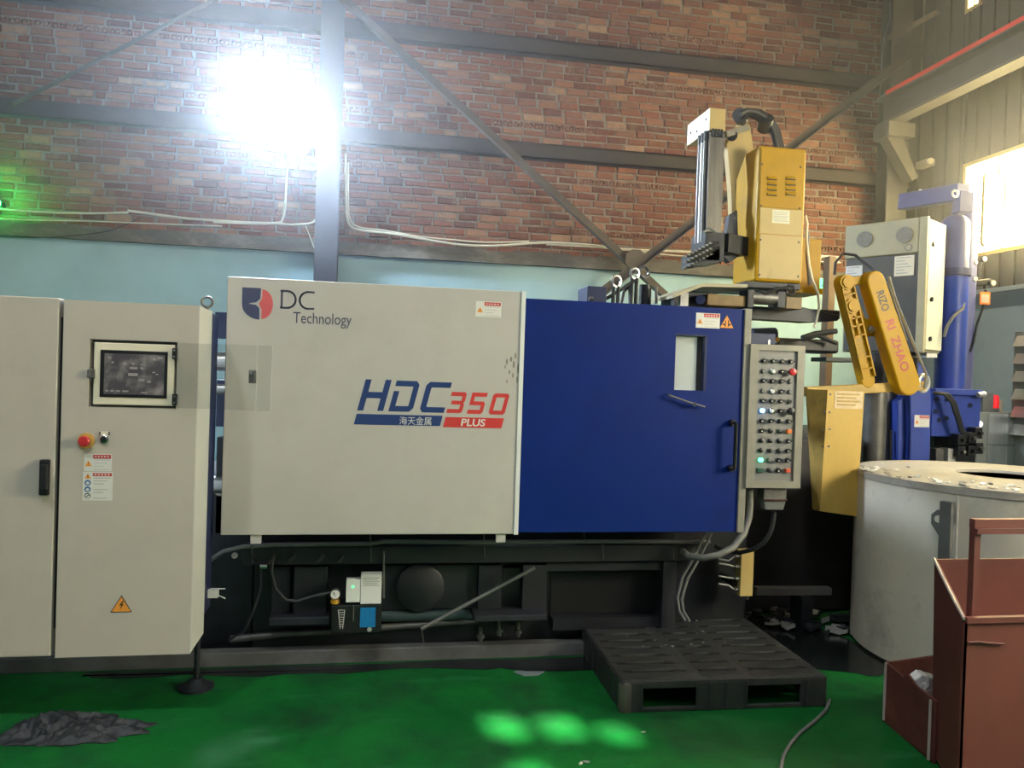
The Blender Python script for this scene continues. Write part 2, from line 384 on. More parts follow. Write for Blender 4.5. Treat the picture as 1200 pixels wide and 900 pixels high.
def girt_hit(px, py): return abs(py-(8+0.0985*(px-150))) < 12 or abs(py-(129+0.0795*px)) < 13
vis = [s for s in spots if not hidden(s[3], s[4]) and not girt_hit(s[3], s[4])]
vis.sort(key=lambda s: (s[0]-CAM).length * (1.0 if s[1] == 0 else 1.6))
single = set(id(s) for s in vis[:300])
rest = MB()
for s in spots:
    c, kind, q, px, py = s; out = -0.010+rb.uniform(-.008,.005)
    tilt = rb.uniform(-.02,.02)
    if id(s) in single:
        o = bpy.data.objects.new('brick', brick_mesh(kind, q)); COL.objects.link(o); o.parent = wb
        o.location = c+Vector((0, out, 0))-WLOC[wb.name]; o.rotation_euler = (0, tilt, rb.uniform(-.015,.015))
    else:
        g = variants[kind][q]; ct, st = math.cos(tilt), math.sin(tilt); n = len(rest.v)
        rest.v += [c+Vector((v.x*ct+v.z*st, v.y+out, v.z*ct-v.x*st)) for v in g.v]
        rest.f += [tuple(n+i for i in f) for f in g.f]; rest.m += g.m
ro = rest.build('bricks_beyond_count', [m_brick, m_hole], wb); ro['kind'] = 'stuff'

# ---- girts, ledge, columns
def girt(name, pts, th, depth, y=YB-0.02, mat=m_girt, label=''):
    (xa, ya), (xb, yb2) = pts
    z = (PY(xa, ya, y-depth).z + PY(xb, yb2, y-depth).z)/2
    b = MB().box(XL, XR-0.02, y-depth, y, z-th/2, z-th/2+0.012).box(XL, XR-0.02, y-depth, y, z+th/2-0.012, z+th/2).box(XL, XR-0.02, y-depth, y-depth+0.012, z-th/2, z+th/2)
    o = struct(b.build(name, mat), label); return o, z
girt('trim_1', ((600, 53), (1000, 92)), 0.15, 0.10, label='upper steel girt running across the brick wall')
girt('trim_2', ((100, 137), (1000, 203)), 0.145, 0.10, label='middle steel girt running across the brick wall')
m_ledge = M('dusty_ledge', (0.15,0.135,0.115), 0.85, var=0.3, scale=5, dirt=(0.32,0.30,0.26), dscale=5, damt=0.8, bump=0.6, bscale=25, stretch=(0.5,1,1))
lb = MB(); xs = [XL+0.28*i for i in range(42)]
for i in range(len(xs)-1):
    x1 = min(xs[i+1], XR-0.02)
    if xs[i] < XR-0.1:
        zt = ZL+0.105+random.uniform(-.010,.010); yt = YB-0.105-random.uniform(0,.004)
        lb.box(xs[i], x1, yt, YB-0.001, ZL-0.02, zt)
lo_ = struct(lb.build('trim_3', m_ledge), 'dusty crumbling ledge beam between bricks and blue wall')
# steel column standing before the back wall
cx0, cx1 = PY(371, 200, 7.22).x, PY(398, 200, 7.22).x
c = MB().box(cx0, cx1, 7.22, 7.235, 0, ZC).box(cx0, cx1, 7.38, 7.395, 0, ZC).box((cx0+cx1)/2-.006, (cx0+cx1)/2+.006, 7.235, 7.38, 0, ZC)
struct(c.build('trim_4', m_column), 'grey steel column behind the flood lamp')
kx0, kx1 = PY(1040, 200, 7.2).x, PY(1064, 200, 7.2).x
c = MB().box(kx0, kx1, 7.2, 7.215, 0, ZC).box(kx0, kx1, 7.37, 7.385, 0, ZC).box((kx0+kx1)/2-.006, (kx0+kx1)/2+.006, 7.215, 7.37, 0, ZC)
struct(c.build('trim_5', M('corner_column', (0.075,0.07,0.066), 0.6, var=0.2)), 'dark steel column in the corner of the hall')
# diagonal braces (angle iron)
def brace(name, a, b_, Y, w, label):
    p, q = PY(*a, Y), PY(*b_, Y); d = (q-p).normalized(); nrm = Vector((0,1,0)).cross(d).normalized()
    b = MB().hexa([p-nrm*w/2, p+nrm*w/2, p+nrm*w/2+Vector((0,.008,0)), p-nrm*w/2+Vector((0,.008,0))], [q-nrm*w/2, q+nrm*w/2, q+nrm*w/2+Vector((0,.008,0)), q-nrm*w/2+Vector((0,.008,0))])
    e = nrm*(w/2); t = nrm*(w/2-0.008); dy = Vector((0,-w*0.8,0))
    b.hexa([p+t, p+e, p+e+dy, p+t+dy], [q+t, q+e, q+e+dy, q+t+dy])
    return struct(b.build(name, m_brace), label)
brace('trim_6', (398, -5), (812, 376), 7.18, 0.085, 'diagonal angle iron brace falling to the right across the brick wall')
brace('trim_7', (672, 368), (1062, 68), 7.10, 0.085, 'diagonal angle iron brace rising to the right across the brick wall')
brace('trim_8', (15, 122), (378, -66), 7.18, 0.035, 'thin diagonal brace at the upper left of the brick wall')
gp = PY(745, 305, 7.09)
struct(MB().prism([gp+Vector((.11*math.cos(a), 0, .11*math.sin(a))) for a in [PI/8+i*PI/4 for i in range(8)]], (0,-.01,0)).build('trim_9', m_brace), 'gusset plate where the two braces cross')

# ---- right wall: ribbed sheet cladding above a painted dado, with the bright window
m_clad = M('brown_sheet_cladding', (0.10,0.086,0.066), 0.65, var=0.22, scale=3, dirt=(0.08,0.07,0.055), dscale=2, damt=0.6, stretch=(1,1,0.25))
m_rdado = M('grey_teal_dado', (0.26,0.275,0.25), 0.6, var=0.12, scale=2, dirt=(0.09,0.11,0.11), dscale=2, damt=0.5)
W1 = (4.62, 6.64, 2.86, 3.79)        # window in view: y0,y1,z0,z1
W2 = (0.1, 2.1, 1.9, 3.6)            # window nearer to the viewer, out of the picture
W3 = (6.50, 6.70, 5.27, 5.9)          # high narrow window
def ribbed(y0, y1, z0, z1, b):
    p = 0.16; n = max(1, int((y1-y0)/p)); p = (y1-y0)/n
    for i in range(n):
        a = y0+i*p
        b.box(XR, XR+0.05, a, a+p*0.72, z0, z1); b.box(XR+0.022, XR+0.05, a+p*0.72, a+p, z0, z1)
b = MB(); ZD = 2.52
ys = sorted({YF, YB, W1[0], W1[1], W2[0], W2[1], W3[0], W3[1]})
for ya, yb_ in zip(ys[:-1], ys[1:]):
    zs = [(ZD, ZC)]
    for W in (W1, W2, W3):
        if ya >= W[0]-1e-6 and yb_ <= W[1]+1e-6:
            nz_ = []
            for a, c in zs:
                if W[2] > a: nz_.append((a, min(c, W[2])))
                if W[3] < c: nz_.append((max(a, W[3]), c))
            zs = nz_
    for a, c in zs:
        if c-a > 1e-3: ribbed(ya, yb_, a, c, b)
wr = struct(b.build('wall_right', m_clad), 'brown ribbed sheet side wall')
bb = MB()
for ya, yb_ in ((YF, W2[0]), (W2[1], YB)): bb.box(XR-0.01, XR+0.06, ya, yb_, 0, ZD)
bb.box(XR-0.01, XR+0.06, W2[0], W2[1], 0, W2[2])
lab(bb.build('painted_dado', m_rdado, wr), 'grey teal painted lower part of the side wall')
MB().box(XR-0.03, XR, W2[1], YB-0.06, ZD-0.02, ZD+0.02).build('dado_rail', m_rdado, wr)
for W in (W2,): MB().box(XR, XR+0.06, W[0], W[1], ZD-0.001, ZD).build('window_ledge', m_rdado, wr)
m_frame = M('ochre_window_frame', (0.55,0.40,0.16), 0.5, var=0.1)
m_glass = bpy.data.materials.new('window_glass'); m_glass.use_nodes = True
def glassy(m, col, rough, alpha):
    nt = m.node_tree; N = nt.nodes; L = nt.links; N.remove(N['Principled BSDF'])
    t = N.new('ShaderNodeBsdfTransparent'); t.inputs[0].default_value = col+(1,); g = N.new('ShaderNodeBsdfGlossy'); g.inputs['Roughness'].default_value = rough
    mx = N.new('ShaderNodeMixShader'); mx.inputs[0].default_value = alpha; L.new(t.outputs[0], mx.inputs[1]); L.new(g.outputs[0], mx.inputs[2]); L.new(mx.outputs[0], N['Material Output'].inputs[0])
glassy(m_glass, (0.96,0.95,0.86), 0.05, 0.04)
def window(name, W, ny, zbars, label, n0=0):
    y0, y1, z0, z1 = W; fr = MB(); t = 0.035
    fr.box(XR+.0, XR+.05, y0, y1, z0, z0+t).box(XR+.0, XR+.05, y0, y1, z1-t, z1).box(XR+.0, XR+.05, y0, y0+t, z0+t, z1-t).box(XR+.0, XR+.05, y1-t, y1, z0+t, z1-t)
    o = struct(fr.build(name, m_frame), label)
    zz = [z0+t]+list(zbars)+[z1-t]; yy = [y0+t+(y1-y0-2*t)*i/ny for i in range(ny+1)]
    for i in range(1, ny): MB().box(XR+.012, XR+.035, yy[i]-.006, yy[i]+.006, z0+t, z1-t).build('mullion', m_frame, o)
    for zb in zbars: MB().box(XR+.012, XR+.035, y0+t, y1-t, zb-.004, zb+.004).build('glazing_bar', m_frame, o)
    for i in range(ny):
        for k in range(len(zz)-1):
            MB().box(XR+.022, XR+.025, yy[i]+.009, yy[i+1]-.009, zz[k]+.006, zz[k+1]-.006).build('pane', m_glass, o)
    return o
w1 = window('window_1', W1, 5, (3.10, 3.34, 3.60), 'bright sunlit multi-pane window in the side wall')
window('window_2', W2, 4, (2.4, 3.0), 'large window of the side wall near the viewer')
window('window_3', W3, 2, (5.55,), 'small high window under the roof of the side wall')
# an opened frosted sash standing in the room in front of the window
m_frost = bpy.data.materials.new('frosted_glass'); m_frost.use_nodes = True
nt = m_frost.node_tree; N = nt.nodes; N.remove(N['Principled BSDF'])
tr = N.new('ShaderNodeBsdfTranslucent'); tr.inputs[0].default_value = (0.95,0.90,0.70,1); df = N.new('ShaderNodeBsdfDiffuse'); df.inputs[0].default_value = (0.9,0.85,0.65,1)
mx = N.new('ShaderNodeMixShader'); mx.inputs[0].default_value = 0.35; nt.links.new(tr.outputs[0], mx.inputs[1]); nt.links.new(df.outputs[0], mx.inputs[2]); nt.links.new(mx.outputs[0], N['Material Output'].inputs[0])
sh = PX(1178, 250, XR-0.01)
sp0, sp1 = Vector((XR-0.03, PX(1177, 250, XR-.03).y, 0)), Vector((XR-0.28, PX(1155, 250, XR-.28).y+0.02, 0))
z0s, z1s = 2.90, 3.52
for k, (nm, mm) in enumerate((('sash_glass', m_frost),)):
    b = MB().bar(sp0+Vector((0,0,(z0s+z1s)/2)), sp1+Vector((0,0,(z0s+z1s)/2)), 0.012, z1s-z0s)
    lab(b.build(nm, mm, w1), 'opened frosted sash glowing with daylight')
b = MB()
for zz in (z0s, z1s): b.bar(sp0+Vector((0,0,zz)), sp1+Vector((0,0,zz)), 0.03, 0.03)
for p in (sp0, sp1): b.bar(p+Vector((0,0,z0s)), p+Vector((0,0,z1s)), 0.03, 0.03)
b.build('sash_frame', m_frame, w1)

# ---- unseen sides of the hall: left wall, wall behind the viewer (with three vents), roof
m_hall = M('hall_plaster', (0.22,0.22,0.20), 0.8, var=0.08)
struct(MB().box(XL-0.2, XL, YF, YB+0.2, 0, ZC).build('wall_left', m_hall), 'plain side wall outside the picture')
vents = []
for (px, py, w, h) in ((592, 850, 0.17, 0.15), (656, 850, 0.17, 0.15), (722, 858, 0.15, 0.11), (622, 905, 0.16, 0.10)):
    p = PZ(px, py, 0); t = (p.y-YF)/SUN_DIR.y; q = p-SUN_DIR*t; vents.append((q.x-w/2, q.x+w/2, q.z-h/2, q.z+h/2))
b = MB(); xs = sorted({XL, XR+0.1}|{v[0] for v in vents}|{v[1] for v in vents})
for xa, xb in zip(xs[:-1], xs[1:]):
    zs = [(0, ZC)]
    for v in vents:
        if xa >= v[0]-1e-6 and xb <= v[1]+1e-6:
            zs = [s for a, c in zs for s in (((a, min(c, v[2])), (max(a, v[3]), c)) if v[2] > a and v[3] < c else ((a, c),))]
    for a, c in zs: b.box(xa, xb, YF-0.03, YF, a, c)
struct(b.build('wall_front', m_hall), 'wall behind the viewer with small vents')
struct(MB().box(XL-0.2, XR+0.2, YF-0.2, YB+0.25, ZC, ZC+0.12).build('ceiling', m_hall), 'plain hall ceiling outside the picture')
# ------------------------------------------------------------------ flat print helpers
def text_geo(txt, bold=0.0):
    cu = bpy.data.curves.new('t', 'FONT'); cu.body = txt; cu.resolution_u = 4; cu.offset = bold
    o = bpy.data.objects.new('t', cu); COL.objects.link(o)
    dg = bpy.context.evaluated_depsgraph_get(); me = o.evaluated_get(dg).to_mesh()
    v = [(p.co.x, p.co.y) for p in me.vertices]; f = [tuple(p.vertices) for p in me.polygons]
    o.evaluated_get(dg).to_mesh_clear(); bpy.data.objects.remove(o); bpy.data.curves.remove(cu)
    return v, f
def text_on(b, txt, org, ux, uz, w, h, shear=0.0, bold=0.0):
    """text fitted into a w x h box whose lower left corner is org; ux/uz unit vectors"""
    v, f = text_geo(txt, bold)
    x0, x1 = min(p[0] for p in v), max(p[0] for p in v); y0, y1 = min(p[1] for p in v), max(p[1] for p in v)
    org, ux, uz = Vector(org), Vector(ux), Vector(uz)
    b.add([org + ux*((p[0]-x0)/(x1-x0)*w + shear*(p[1]-y0)/(y1-y0)*h) + uz*((p[1]-y0)/(y1-y0)*h) for p in v], f)
    return b
EX, EZ = Vector((1,0,0)), Vector((0,0,1))
def text_px(b, txt, x0, y0, x1, y1, Y, shear=0.0):
    X0, X1, Z0, Z1 = RY(x0, y0, x1, y1, Y); return text_on(b, txt, (X0, Y, Z0), EX, EZ, X1-X0, Z1-Z0, shear)
STICK = [m_paper, m_lred, m_warn, m_ink, m_lines, m_bluep]
def sticker(name, parent, X0, X1, Z0, Z1, Y, header=True, picto=1, label=None):
    """white warning label lying on a front plane Y (facing the viewer)"""
    w, h = X1-X0, Z1-Z0; b = MB(); t = 0.0012
    b.mat(0).box(X0, X1, Y-t, Y, Z0, Z1)
    y = Y-t; hx = X0+w*0.33
    if header:
        b.mat(1).box(hx, X1-w*.03, y-.0006, y, Z1-h*(.27 if picto == 1 else .15), Z1-h*.04)
        b.mat(0)
        for k in range(5): b.box(hx+w*(.06+.11*k), hx+w*(.12+.11*k), y-.001, y-.0006, Z1-h*(.19 if picto == 1 else .115), Z1-h*(.12 if picto == 1 else .075))
    n = 4 if picto == 1 else 8
    zt, zb = Z1-h*(.35 if picto == 1 else .22), Z0+h*.08
    for k in range(n):
        if picto > 1 and k in (3, 6): continue
        zz = zt+(zb-zt)*k/(n-1)
        b.mat(4).box(hx+w*.03, X1-w*(.06+.12*((k*7) % 3)), y-.0005, y, zz-h*.012, zz+h*.018)
    cx = X0+w*.165; r = min(w*.13, h*.2)
    def tri(cz, r):
        b.mat(2).prism([(cx-r, y, cz-r*.7), (cx+r, y, cz-r*.7), (cx, y, cz+r)], (0,-.0006,0))
        b.mat(3).box(cx-r*.09, cx+r*.09, y-.001, y-.0006, cz-r*.2, cz+r*.45).box(cx-r*.09, cx+r*.09, y-.001, y-.0006, cz-r*.5, cz-r*.33)
    if picto == 1: tri(Z0+h*.42, r)
    else:
        tri(Z1-h*.16, w*.11)
        for k in range(3):
            cz = Z1-h*(.38+.23*k); rr = w*.105
            b.mat(5 if k < 2 else 3).disc((cx, y, cz), (0,-1,0), rr, .0006, 16)
            b.mat(0).disc((cx, y-.0006, cz-(rr*.1)), (0,-1,0), rr*(.55 if k != 2 else .78), .0004, 12)
            if k == 2: b.mat(3).bar((cx-rr*.5, y-.0012, cz-rr*.5), (cx+rr*.5, y-.0012, cz+rr*.4), .0004, rr*.3, up=(0,0,1))
    o = b.build(name, STICK, parent)
    if label: lab(o, label)
    return o
def tri_sign(name, parent, X0, X1, Z0, Z1, Y, sym, label):
    b = MB(); cx = (X0+X1)/2; w, h = X1-X0, Z1-Z0
    b.mat(3).prism([(X0, Y, Z0), (X1, Y, Z0), (cx, Y, Z1)], (0,-.001,0))
    b.mat(2).prism([(X0+w*.06, Y-.001, Z0+h*.045), (X1-w*.06, Y-.001, Z0+h*.045), (cx, Y-.001, Z1-h*.09)], (0,-.0006,0))
    y = Y-.0016; b.mat(3)
    if sym == 'bolt':
        pts = [(.06,.68),(-.10,.40),(.01,.43),(-.07,.14),(.12,.50),(.01,.47),(.13,.68)]
        b.prism([(cx+a*w, y, Z0+c*h) for a, c in pts], (0,-.0006,0))
    else:   # hands between closing plates
        for s in (-1, 1):
            b.box(cx+s*w*.07, cx+s*w*.14, y-.0006, y, Z0+h*.12, Z0+h*.58); b.box(cx+s*w*.14, cx+s*w*.27, y-.0006, y, Z0+h*.22, Z0+h*.34)
    return lab(b.build(name, STICK, parent), label)

# ------------------------------------------------------------------ control cabinet at the left
YK = 3.60
K = lambda x0, y0, x1, y1, d=0.0: RY(x0, y0, x1, y1, YK-d)
cabx0, cabx1 = PY(-170, 560, YK).x, PY(228, 560, YK).x
cz0, cz1 = (PY(222, 768, YK).z+PY(62, 769, YK).z)/2, (PY(75, 349, YK).z+PY(233, 357, YK).z)/2
CB = 3.87
cab = thing('control_cabinet', ((cabx0+cabx1)/2, YK+0.15, 0), 'beige steel control cabinet with touch screen at the left', 'cabinet')
MB().box(cabx0, cabx1-.012, YK+.06, CB, cz0+.01, cz1-.008).build('body', m_cabside, cab, bevel=.004)
lab(MB().box(cabx1-.03, cabx1+.002, CB, CB+.14, cz0+.09, cz1-.02).build('rear_frame', m_dkblue, cab, bevel=.003), 'dark rear frame edge')
xs_ = PY(68, 560, YK).x
ld = MB().box(cabx0, xs_-.014, YK+.004, YK+.058, cz0+.005, cz1).build('door', m_cab, cab, bevel=.005)
sl_ = PY(70, 560, YK)
MB().box(xs_-.014, xs_+.004, YK+.03, YK+.06, cz0+.12, cz1-.08).build('door_seal', m_dark, cab)
rdx0 = xs_+.006
# right door built round the opening for the screen
SX0, SX1, SZ0, SZ1 = K(104, 399, 207, 478)
b = MB(); dx0, dx1 = rdx0, cabx1
b.box(dx0, SX0, YK, YK+.06, cz0, cz1-.006).box(SX1, dx1, YK, YK+.06, cz0, cz1-.006).box(SX0, SX1, YK, YK+.06, cz0, SZ0).box(SX0, SX1, YK, YK+.06, SZ1, cz1-.006)
rd = b.build('door', m_cab, cab)
MB().box(SX0, SX1, YK+.045, YK+.059, SZ0, SZ1).build('recess_plate', M('shadow_grey', (0.16,0.18,0.18), 0.6), rd)
# side strip that closes the door edge
lab(MB().box(cabx1, cabx1+.003, YK+.002, CB-.01, cz0+.004, cz1-.01).build('side_panel', m_cabside, cab), 'side panel coloured lighter, as lit from the right')
# touch screen
fx0, fx1, fz0, fz1 = K(109, 402.5, 204, 475)
sc = MB().box(fx0, fx1, YK+.004, YK+.044, fz0, fz1).build('screen_frame', m_cream, cab, bevel=.004)
gx0, gx1, gz0, gz1 = K(117, 411, 196, 466)
MB().box(gx0, gx1, YK, YK+.005, gz0, gz1).build('screen_bezel', m_black, sc, bevel=.002)
def screen_mat():
    m = bpy.data.materials.new('dim_display'); m.use_nodes = True; nt = m.node_tree; N = nt.nodes; L = nt.links; b = N['Principled BSDF']
    tc = N.new('ShaderNodeTexCoord'); n = N.new('ShaderNodeTexNoise'); n.inputs['Scale'].default_value = 16; n.inputs['Detail'].default_value = 4; L.new(tc.outputs['Object'], n.inputs['Vector'])
    r = N.new('ShaderNodeValToRGB'); L.new(n.outputs[0], r.inputs[0]); r.color_ramp.elements[0].position = .45; r.color_ramp.elements[1].position = .72
    r.color_ramp.elements[0].color = (0.085,0.075,0.085,1); r.color_ramp.elements[1].color = (0.30,0.27,0.26,1)
    L.new(r.outputs[0], b.inputs['Base Color']); b.inputs['Roughness'].default_value = .3
    return m
dx = K(122, 415, 192.5, 462.5)
scr = MB().box(dx[0], dx[1], YK-.0012, YK+.001, dx[2], dx[3]).build('display', screen_mat(), sc)
b = MB(); w_, h_ = dx[1]-dx[0], dx[3]-dx[2]
for (u, v_, a, c) in ((.06,.88,.05,.03),(.12,.76,.035,.04),(.31,.74,.05,.045),(.45,.74,.05,.045),(.60,.73,.09,.02),(.42,.63,.13,.05),(.60,.63,.05,.05),(.40,.46,.16,.07),(.58,.34,.09,.05),(.72,.30,.06,.06),(.80,.55,.05,.03),(.86,.50,.04,.03),(.03,.06,.05,.04),(.11,.06,.06,.04),(.20,.06,.07,.04),(.31,.06,.10,.04),(.62,.04,.10,.03),(.80,.86,.06,.05),(.88,.90,.08,.05)):
    b.box(dx[0]+u*w_, dx[0]+(u+a)*w_, YK-.0018, YK-.0012, dx[2]+v_*h_, dx[2]+(v_+c)*h_)
lab(b.build('screen_icons', M('dim_icons', (0.34,0.31,0.30), 0.4, var=0.2), sc), 'dim icons and text rows on the display')['kind'] = 'stuff'
for (ya, yb_) in ((408, 421), (461.5, 474.5)):
    h = K(202.5, ya, 208, yb_); MB().box(h[0], h[1], YK-.014, YK, h[2], h[3]).build('hinge', m_black, sc, bevel=.002)
    MB().cyl(((h[0]+h[1])/2, YK-.016, h[2]+.010), ((h[0]+h[1])/2, YK-.013, h[2]+.010), .005, 10).cyl(((h[0]+h[1])/2, YK-.016, h[3]-.010), ((h[0]+h[1])/2, YK-.013, h[3]-.010), .005, 10).build('hinge_screw', m_chrome, sc)
h = K(103.5, 432.5, 111.5, 443); MB().box(h[0], h[1], YK-.012, YK, h[2], h[3]).build('latch', m_dsteel, sc, bevel=.002); MB().box(h[0], h[0]+.012, YK-.016, YK-.012, h[2]+.004, h[3]-.004).build('latch_tab', m_chrome, sc)
# clear cover swung open to the right
m_acr = bpy.data.materials.new('clear_acrylic'); m_acr.use_nodes = True; glassy(m_acr, (0.95,0.955,0.95), 0.08, 0.05)
aX0, _, aZ0, aZ1 = K(205, 404, 320, 479); hp = Vector((aX0, YK-.018, 0)); aend = PY(318, 445, YK-.10)
b = MB().bar(Vector((hp.x, hp.y, (aZ0+aZ1)/2)), Vector((aend.x, YK-.10, (aZ0+aZ1)/2)), .004, aZ1-aZ0)
ac = lab(b.build('clear_cover', m_acr, cab), 'transparent screen cover swung open')
ed = MB(); p, q = Vector((aend.x-.062, YK-.102, aZ0)), Vector((aend.x-.062, YK-.102, aZ1)); ed.bar(p, q, .004, .002)
p, q = Vector((aend.x, YK-.10, aZ0)), Vector((aend.x, YK-.10, aZ1)); ed.bar(p, q, .006, .003)
ed.build('cover_edge', M('acrylic_edge', (0.55,0.55,0.50), 0.3), ac)
lz = (aZ0+aZ1)/2+.005; lx = PY(296, 445, YK-.10).x
MB().box(lx-.014, lx+.016, YK-.122, YK-.10, lz-.028, lz+.03).build('cover_latch', m_dsteel, ac, bevel=.004)
MB().box(lx-.010, lx+.002, YK-.126, YK-.12, lz+.010, lz+.026).build('latch_plate', m_chrome, ac)
# buttons
p = PY(101.5, 516.5, YK); eb = MB().cyl((p.x, YK-.008, p.z), (p.x, YK, p.z), .034, 24).build('emergency_stop_plate', M('amber_plate', (0.62,0.36,0.08), 0.5), rd, smooth=True)
lab(MB().lathe([(.012,0),(.012,.012),(.023,.015),(.023,.027),(.018,.032),(0,.033)], (p.x, YK-.008, p.z), 20, (0,-1,0)).build('emergency_stop_button', m_knobred, rd, smooth=True), 'red mushroom emergency stop button')
p = PY(122.5, 514.5, YK); MB().lathe([(.018,0),(.018,.008),(.012,.012)], (p.x, YK, p.z), 20, (0,-1,0)).mat(1).disc((p.x, YK-.012, p.z), (0,-1,0), .012, .003, 16).build('key_switch', [m_chrome, m_black], rd, smooth=True)
h = K(117.5, 505.5, 128, 510.5); MB().mat(0).box(h[0], h[1], YK-.003, YK, h[2], h[3]).mat(1).box(h[0]-.003, h[0]+.003, YK-.005, YK, h[2]+.002, h[3]-.002).box(h[1]-.003, h[1]+.003, YK-.005, YK, h[2]+.002, h[3]-.002).build('switch_tag', [m_cream, m_dsteel], rd)
h = K(98.5, 532, 131, 552); sticker('warning_label', rd, *h, YK)
h = K(97, 553, 132, 586.5); sticker('warning_label', rd, *h, YK, True, 4)
h = K(129.5, 697.5, 155, 717.5); tri_sign('voltage_sign', rd, *h, YK, 'bolt', 'yellow high voltage triangle')
h = K(47.5, 538, 59, 580)
hd = MB().box(h[0], h[1], YK-.020, YK+.004, h[2], h[3]).build('door_handle', m_black, ld, bevel=.006)
MB().bar(((h[0]+h[1])/2+.006, YK-.030, h[3]-.02), ((h[0]+h[1])/2+.012, YK-.045, h[2]+.03), .026, .016, up=(0,-1,0)).build('handle_lever', m_black, ld, bevel=.004)
# lifting eye, leg, foot
e = PY(243, 354, YK+.25)
MB().ring((e.x, YK+.25, e.z), (0.25,-1,0), .024, .006, 20, 8).cyl((e.x, YK+.25, e.z-.045), (e.x, YK+.25, e.z-.022), .010, 10).build('lifting_eye', m_dsteel, cab, smooth=True)
fp = PZ(230, 806, 0)
MB().cyl((fp.x, fp.y, .028), (fp.x, fp.y, cz0+.02), .014, 12).build('leg', m_dark2, cab, smooth=True)
MB().lathe([(.085,0),(.085,.012),(.05,.026),(.028,.05),(0,.052)], (fp.x, fp.y, 0), 24).build('foot', m_dark, cab, smooth=True)
MB().cyl((cabx0+.1, fp.y, .028), (cabx0+.1, fp.y, cz0+.02), .014, 12).build('leg', m_dark2, cab, smooth=True)
MB().lathe([(.085,0),(.085,.012),(.05,.026),(.028,.05),(0,.052)], (cabx0+.1, fp.y, 0), 24).build('foot', m_dark, cab, smooth=True)
h = K(233, 716, 251, 726); MB().box(cabx1+.003, cabx1+.05, YK+.33, YK+.36, h[2], h[3]).build('bracket', m_cabside, cab)

# ------------------------------------------------------------------ die casting machine
YC = 3.95
cx0, cx1, _, _ = RY(262.5, 322, 611, 626, YC)
gz1 = (PY(268, 322, YC).z+PY(615, 343.5, YC).z)/2; gz0 = (PY(257, 627, YC).z+PY(607, 626, YC).z)/2
mach = thing('die_casting_machine', (0.7, 4.8, 0), 'large die casting machine with grey and blue front covers on a black bed', 'machine')
gc = lab(MB().box(cx0, cx1, YC, YC+.045, gz0, gz1).build('grey_cover', m_grey, mach, bevel=.004), 'light grey sliding front cover with logos')
MB().box(cx1-.018, cx1+.004, YC-.006, YC+.06, gz0-.002, gz1+.001).build('cover_edge', m_white, gc)
C = lambda x0, y0, x1, y1: RY(x0, y0, x1, y1, YC)
for px in (300, 588):
    p = PY(px, 631, YC); MB().box(p.x-.028, p.x+.022, YC+.01, YC+.035, gz0-.045, gz0).build('roller_bracket', m_grey, gc)
# logo on the upper left of the cover
y = YC-.0008
def pxpoly(b, pts): return b.prism([(PY(a, c, YC).x, YC, PY(a, c, YC).z) for a, c in pts], (0,-.0012,0))
lx0, lx1, lz0, lz1 = C(283.5, 337.5, 320, 374.5); LW, LH = lx1-lx0, lz1-lz0
def L2(u, v_): return (lx0+u*LW, YC, lz0+v_*LH)
b = MB()
left = [L2(0, 1), L2(.60, 1), L2(.585, .66), L2(.46, .545), L2(.24, .51)]
left += [L2(.24, .49), L2(.46, .46), L2(.565, .36), L2(.575, 0)]
left += [L2(.575-.575*math.sin(t), .5-.5*math.cos(t)) for t in [PI/2*k/8 for k in range(1, 9)]]
b.mat(0).prism(left, (0,-.0012,0))
right = [L2(.645, .97), L2(.64, .68), L2(.55, .52), L2(.55, .48), L2(.635, .32), L2(.635, .02)]
right += [L2(.635+.365*math.cos(t), .495+.475*math.sin(t)) for t in [-PI/2+PI*k/12 for k in range(1, 12)]]
b.mat(1).prism(right, (0,-.0012,0))
lab(b.build('round_logo', [m_slate, m_redp2], gc), 'round two-part logo in slate and rose')
b = MB(); 
# thin DC capitals
dX0, dX1, dZ0, dZ1 = C(329, 340.5, 368, 362.5); hh = dZ1-dZ0; st = hh*.105
def arc(cx_, cz_, rx, rz, t0, t1, n=14): return [(cx_+rx*math.cos(t0+(t1-t0)*k/n), cz_+rz*math.sin(t0+(t1-t0)*k/n)) for k in range(n+1)]
def stroke(b, pts, s, Y, close=False):
    P_ = [Vector((a, Y-.0006, c)) for a, c in pts]
    for i in range(len(P_)-1):
        d = (P_[i+1]-P_[i]); 
        if d.length < 1e-6: continue
        d.normalize(); b.bar(P_[i]-d*s*.25, P_[i+1]+d*s*.25, .0012, s, up=(0,0,1) if abs(d.z) < .9 else (1,0,0))
    return b
wD = (dX1-dX0)*.46
stroke(b, [(dX0+st/2, dZ0+st/2), (dX0+st/2, dZ1-st/2)], st, YC)
stroke(b, [(dX0, dZ1-st/2), (dX0+wD*.42, dZ1-st/2)]+arc(dX0+wD*.42, (dZ0+dZ1)/2, wD*.55, hh/2-st/2, PI/2, -PI/2)+[(dX0, dZ0+st/2)], st, YC)
cC = dX0+(dX1-dX0)*.82
stroke(b, [(dX1, dZ1-st*.6)]+arc(cC, (dZ0+dZ1)/2, (dX1-dX0)*.25, hh/2-st/2, PI*.5, PI*1.5)+[(dX1, dZ0+st*.6)], st, YC)
b2 = text_px(MB(), 'Technology', 343.5, 367, 412, 384, YC-.0012)
n0 = len(b.v); b.v += b2.v; b.f += [tuple(n0+i for i in f) for f in b2.f]; b.m += b2.m
lab(b.build('logo_lettering', M('grey_print', srgb(78,80,98), .5, var=.03), gc), 'grey lettering DC Technology')
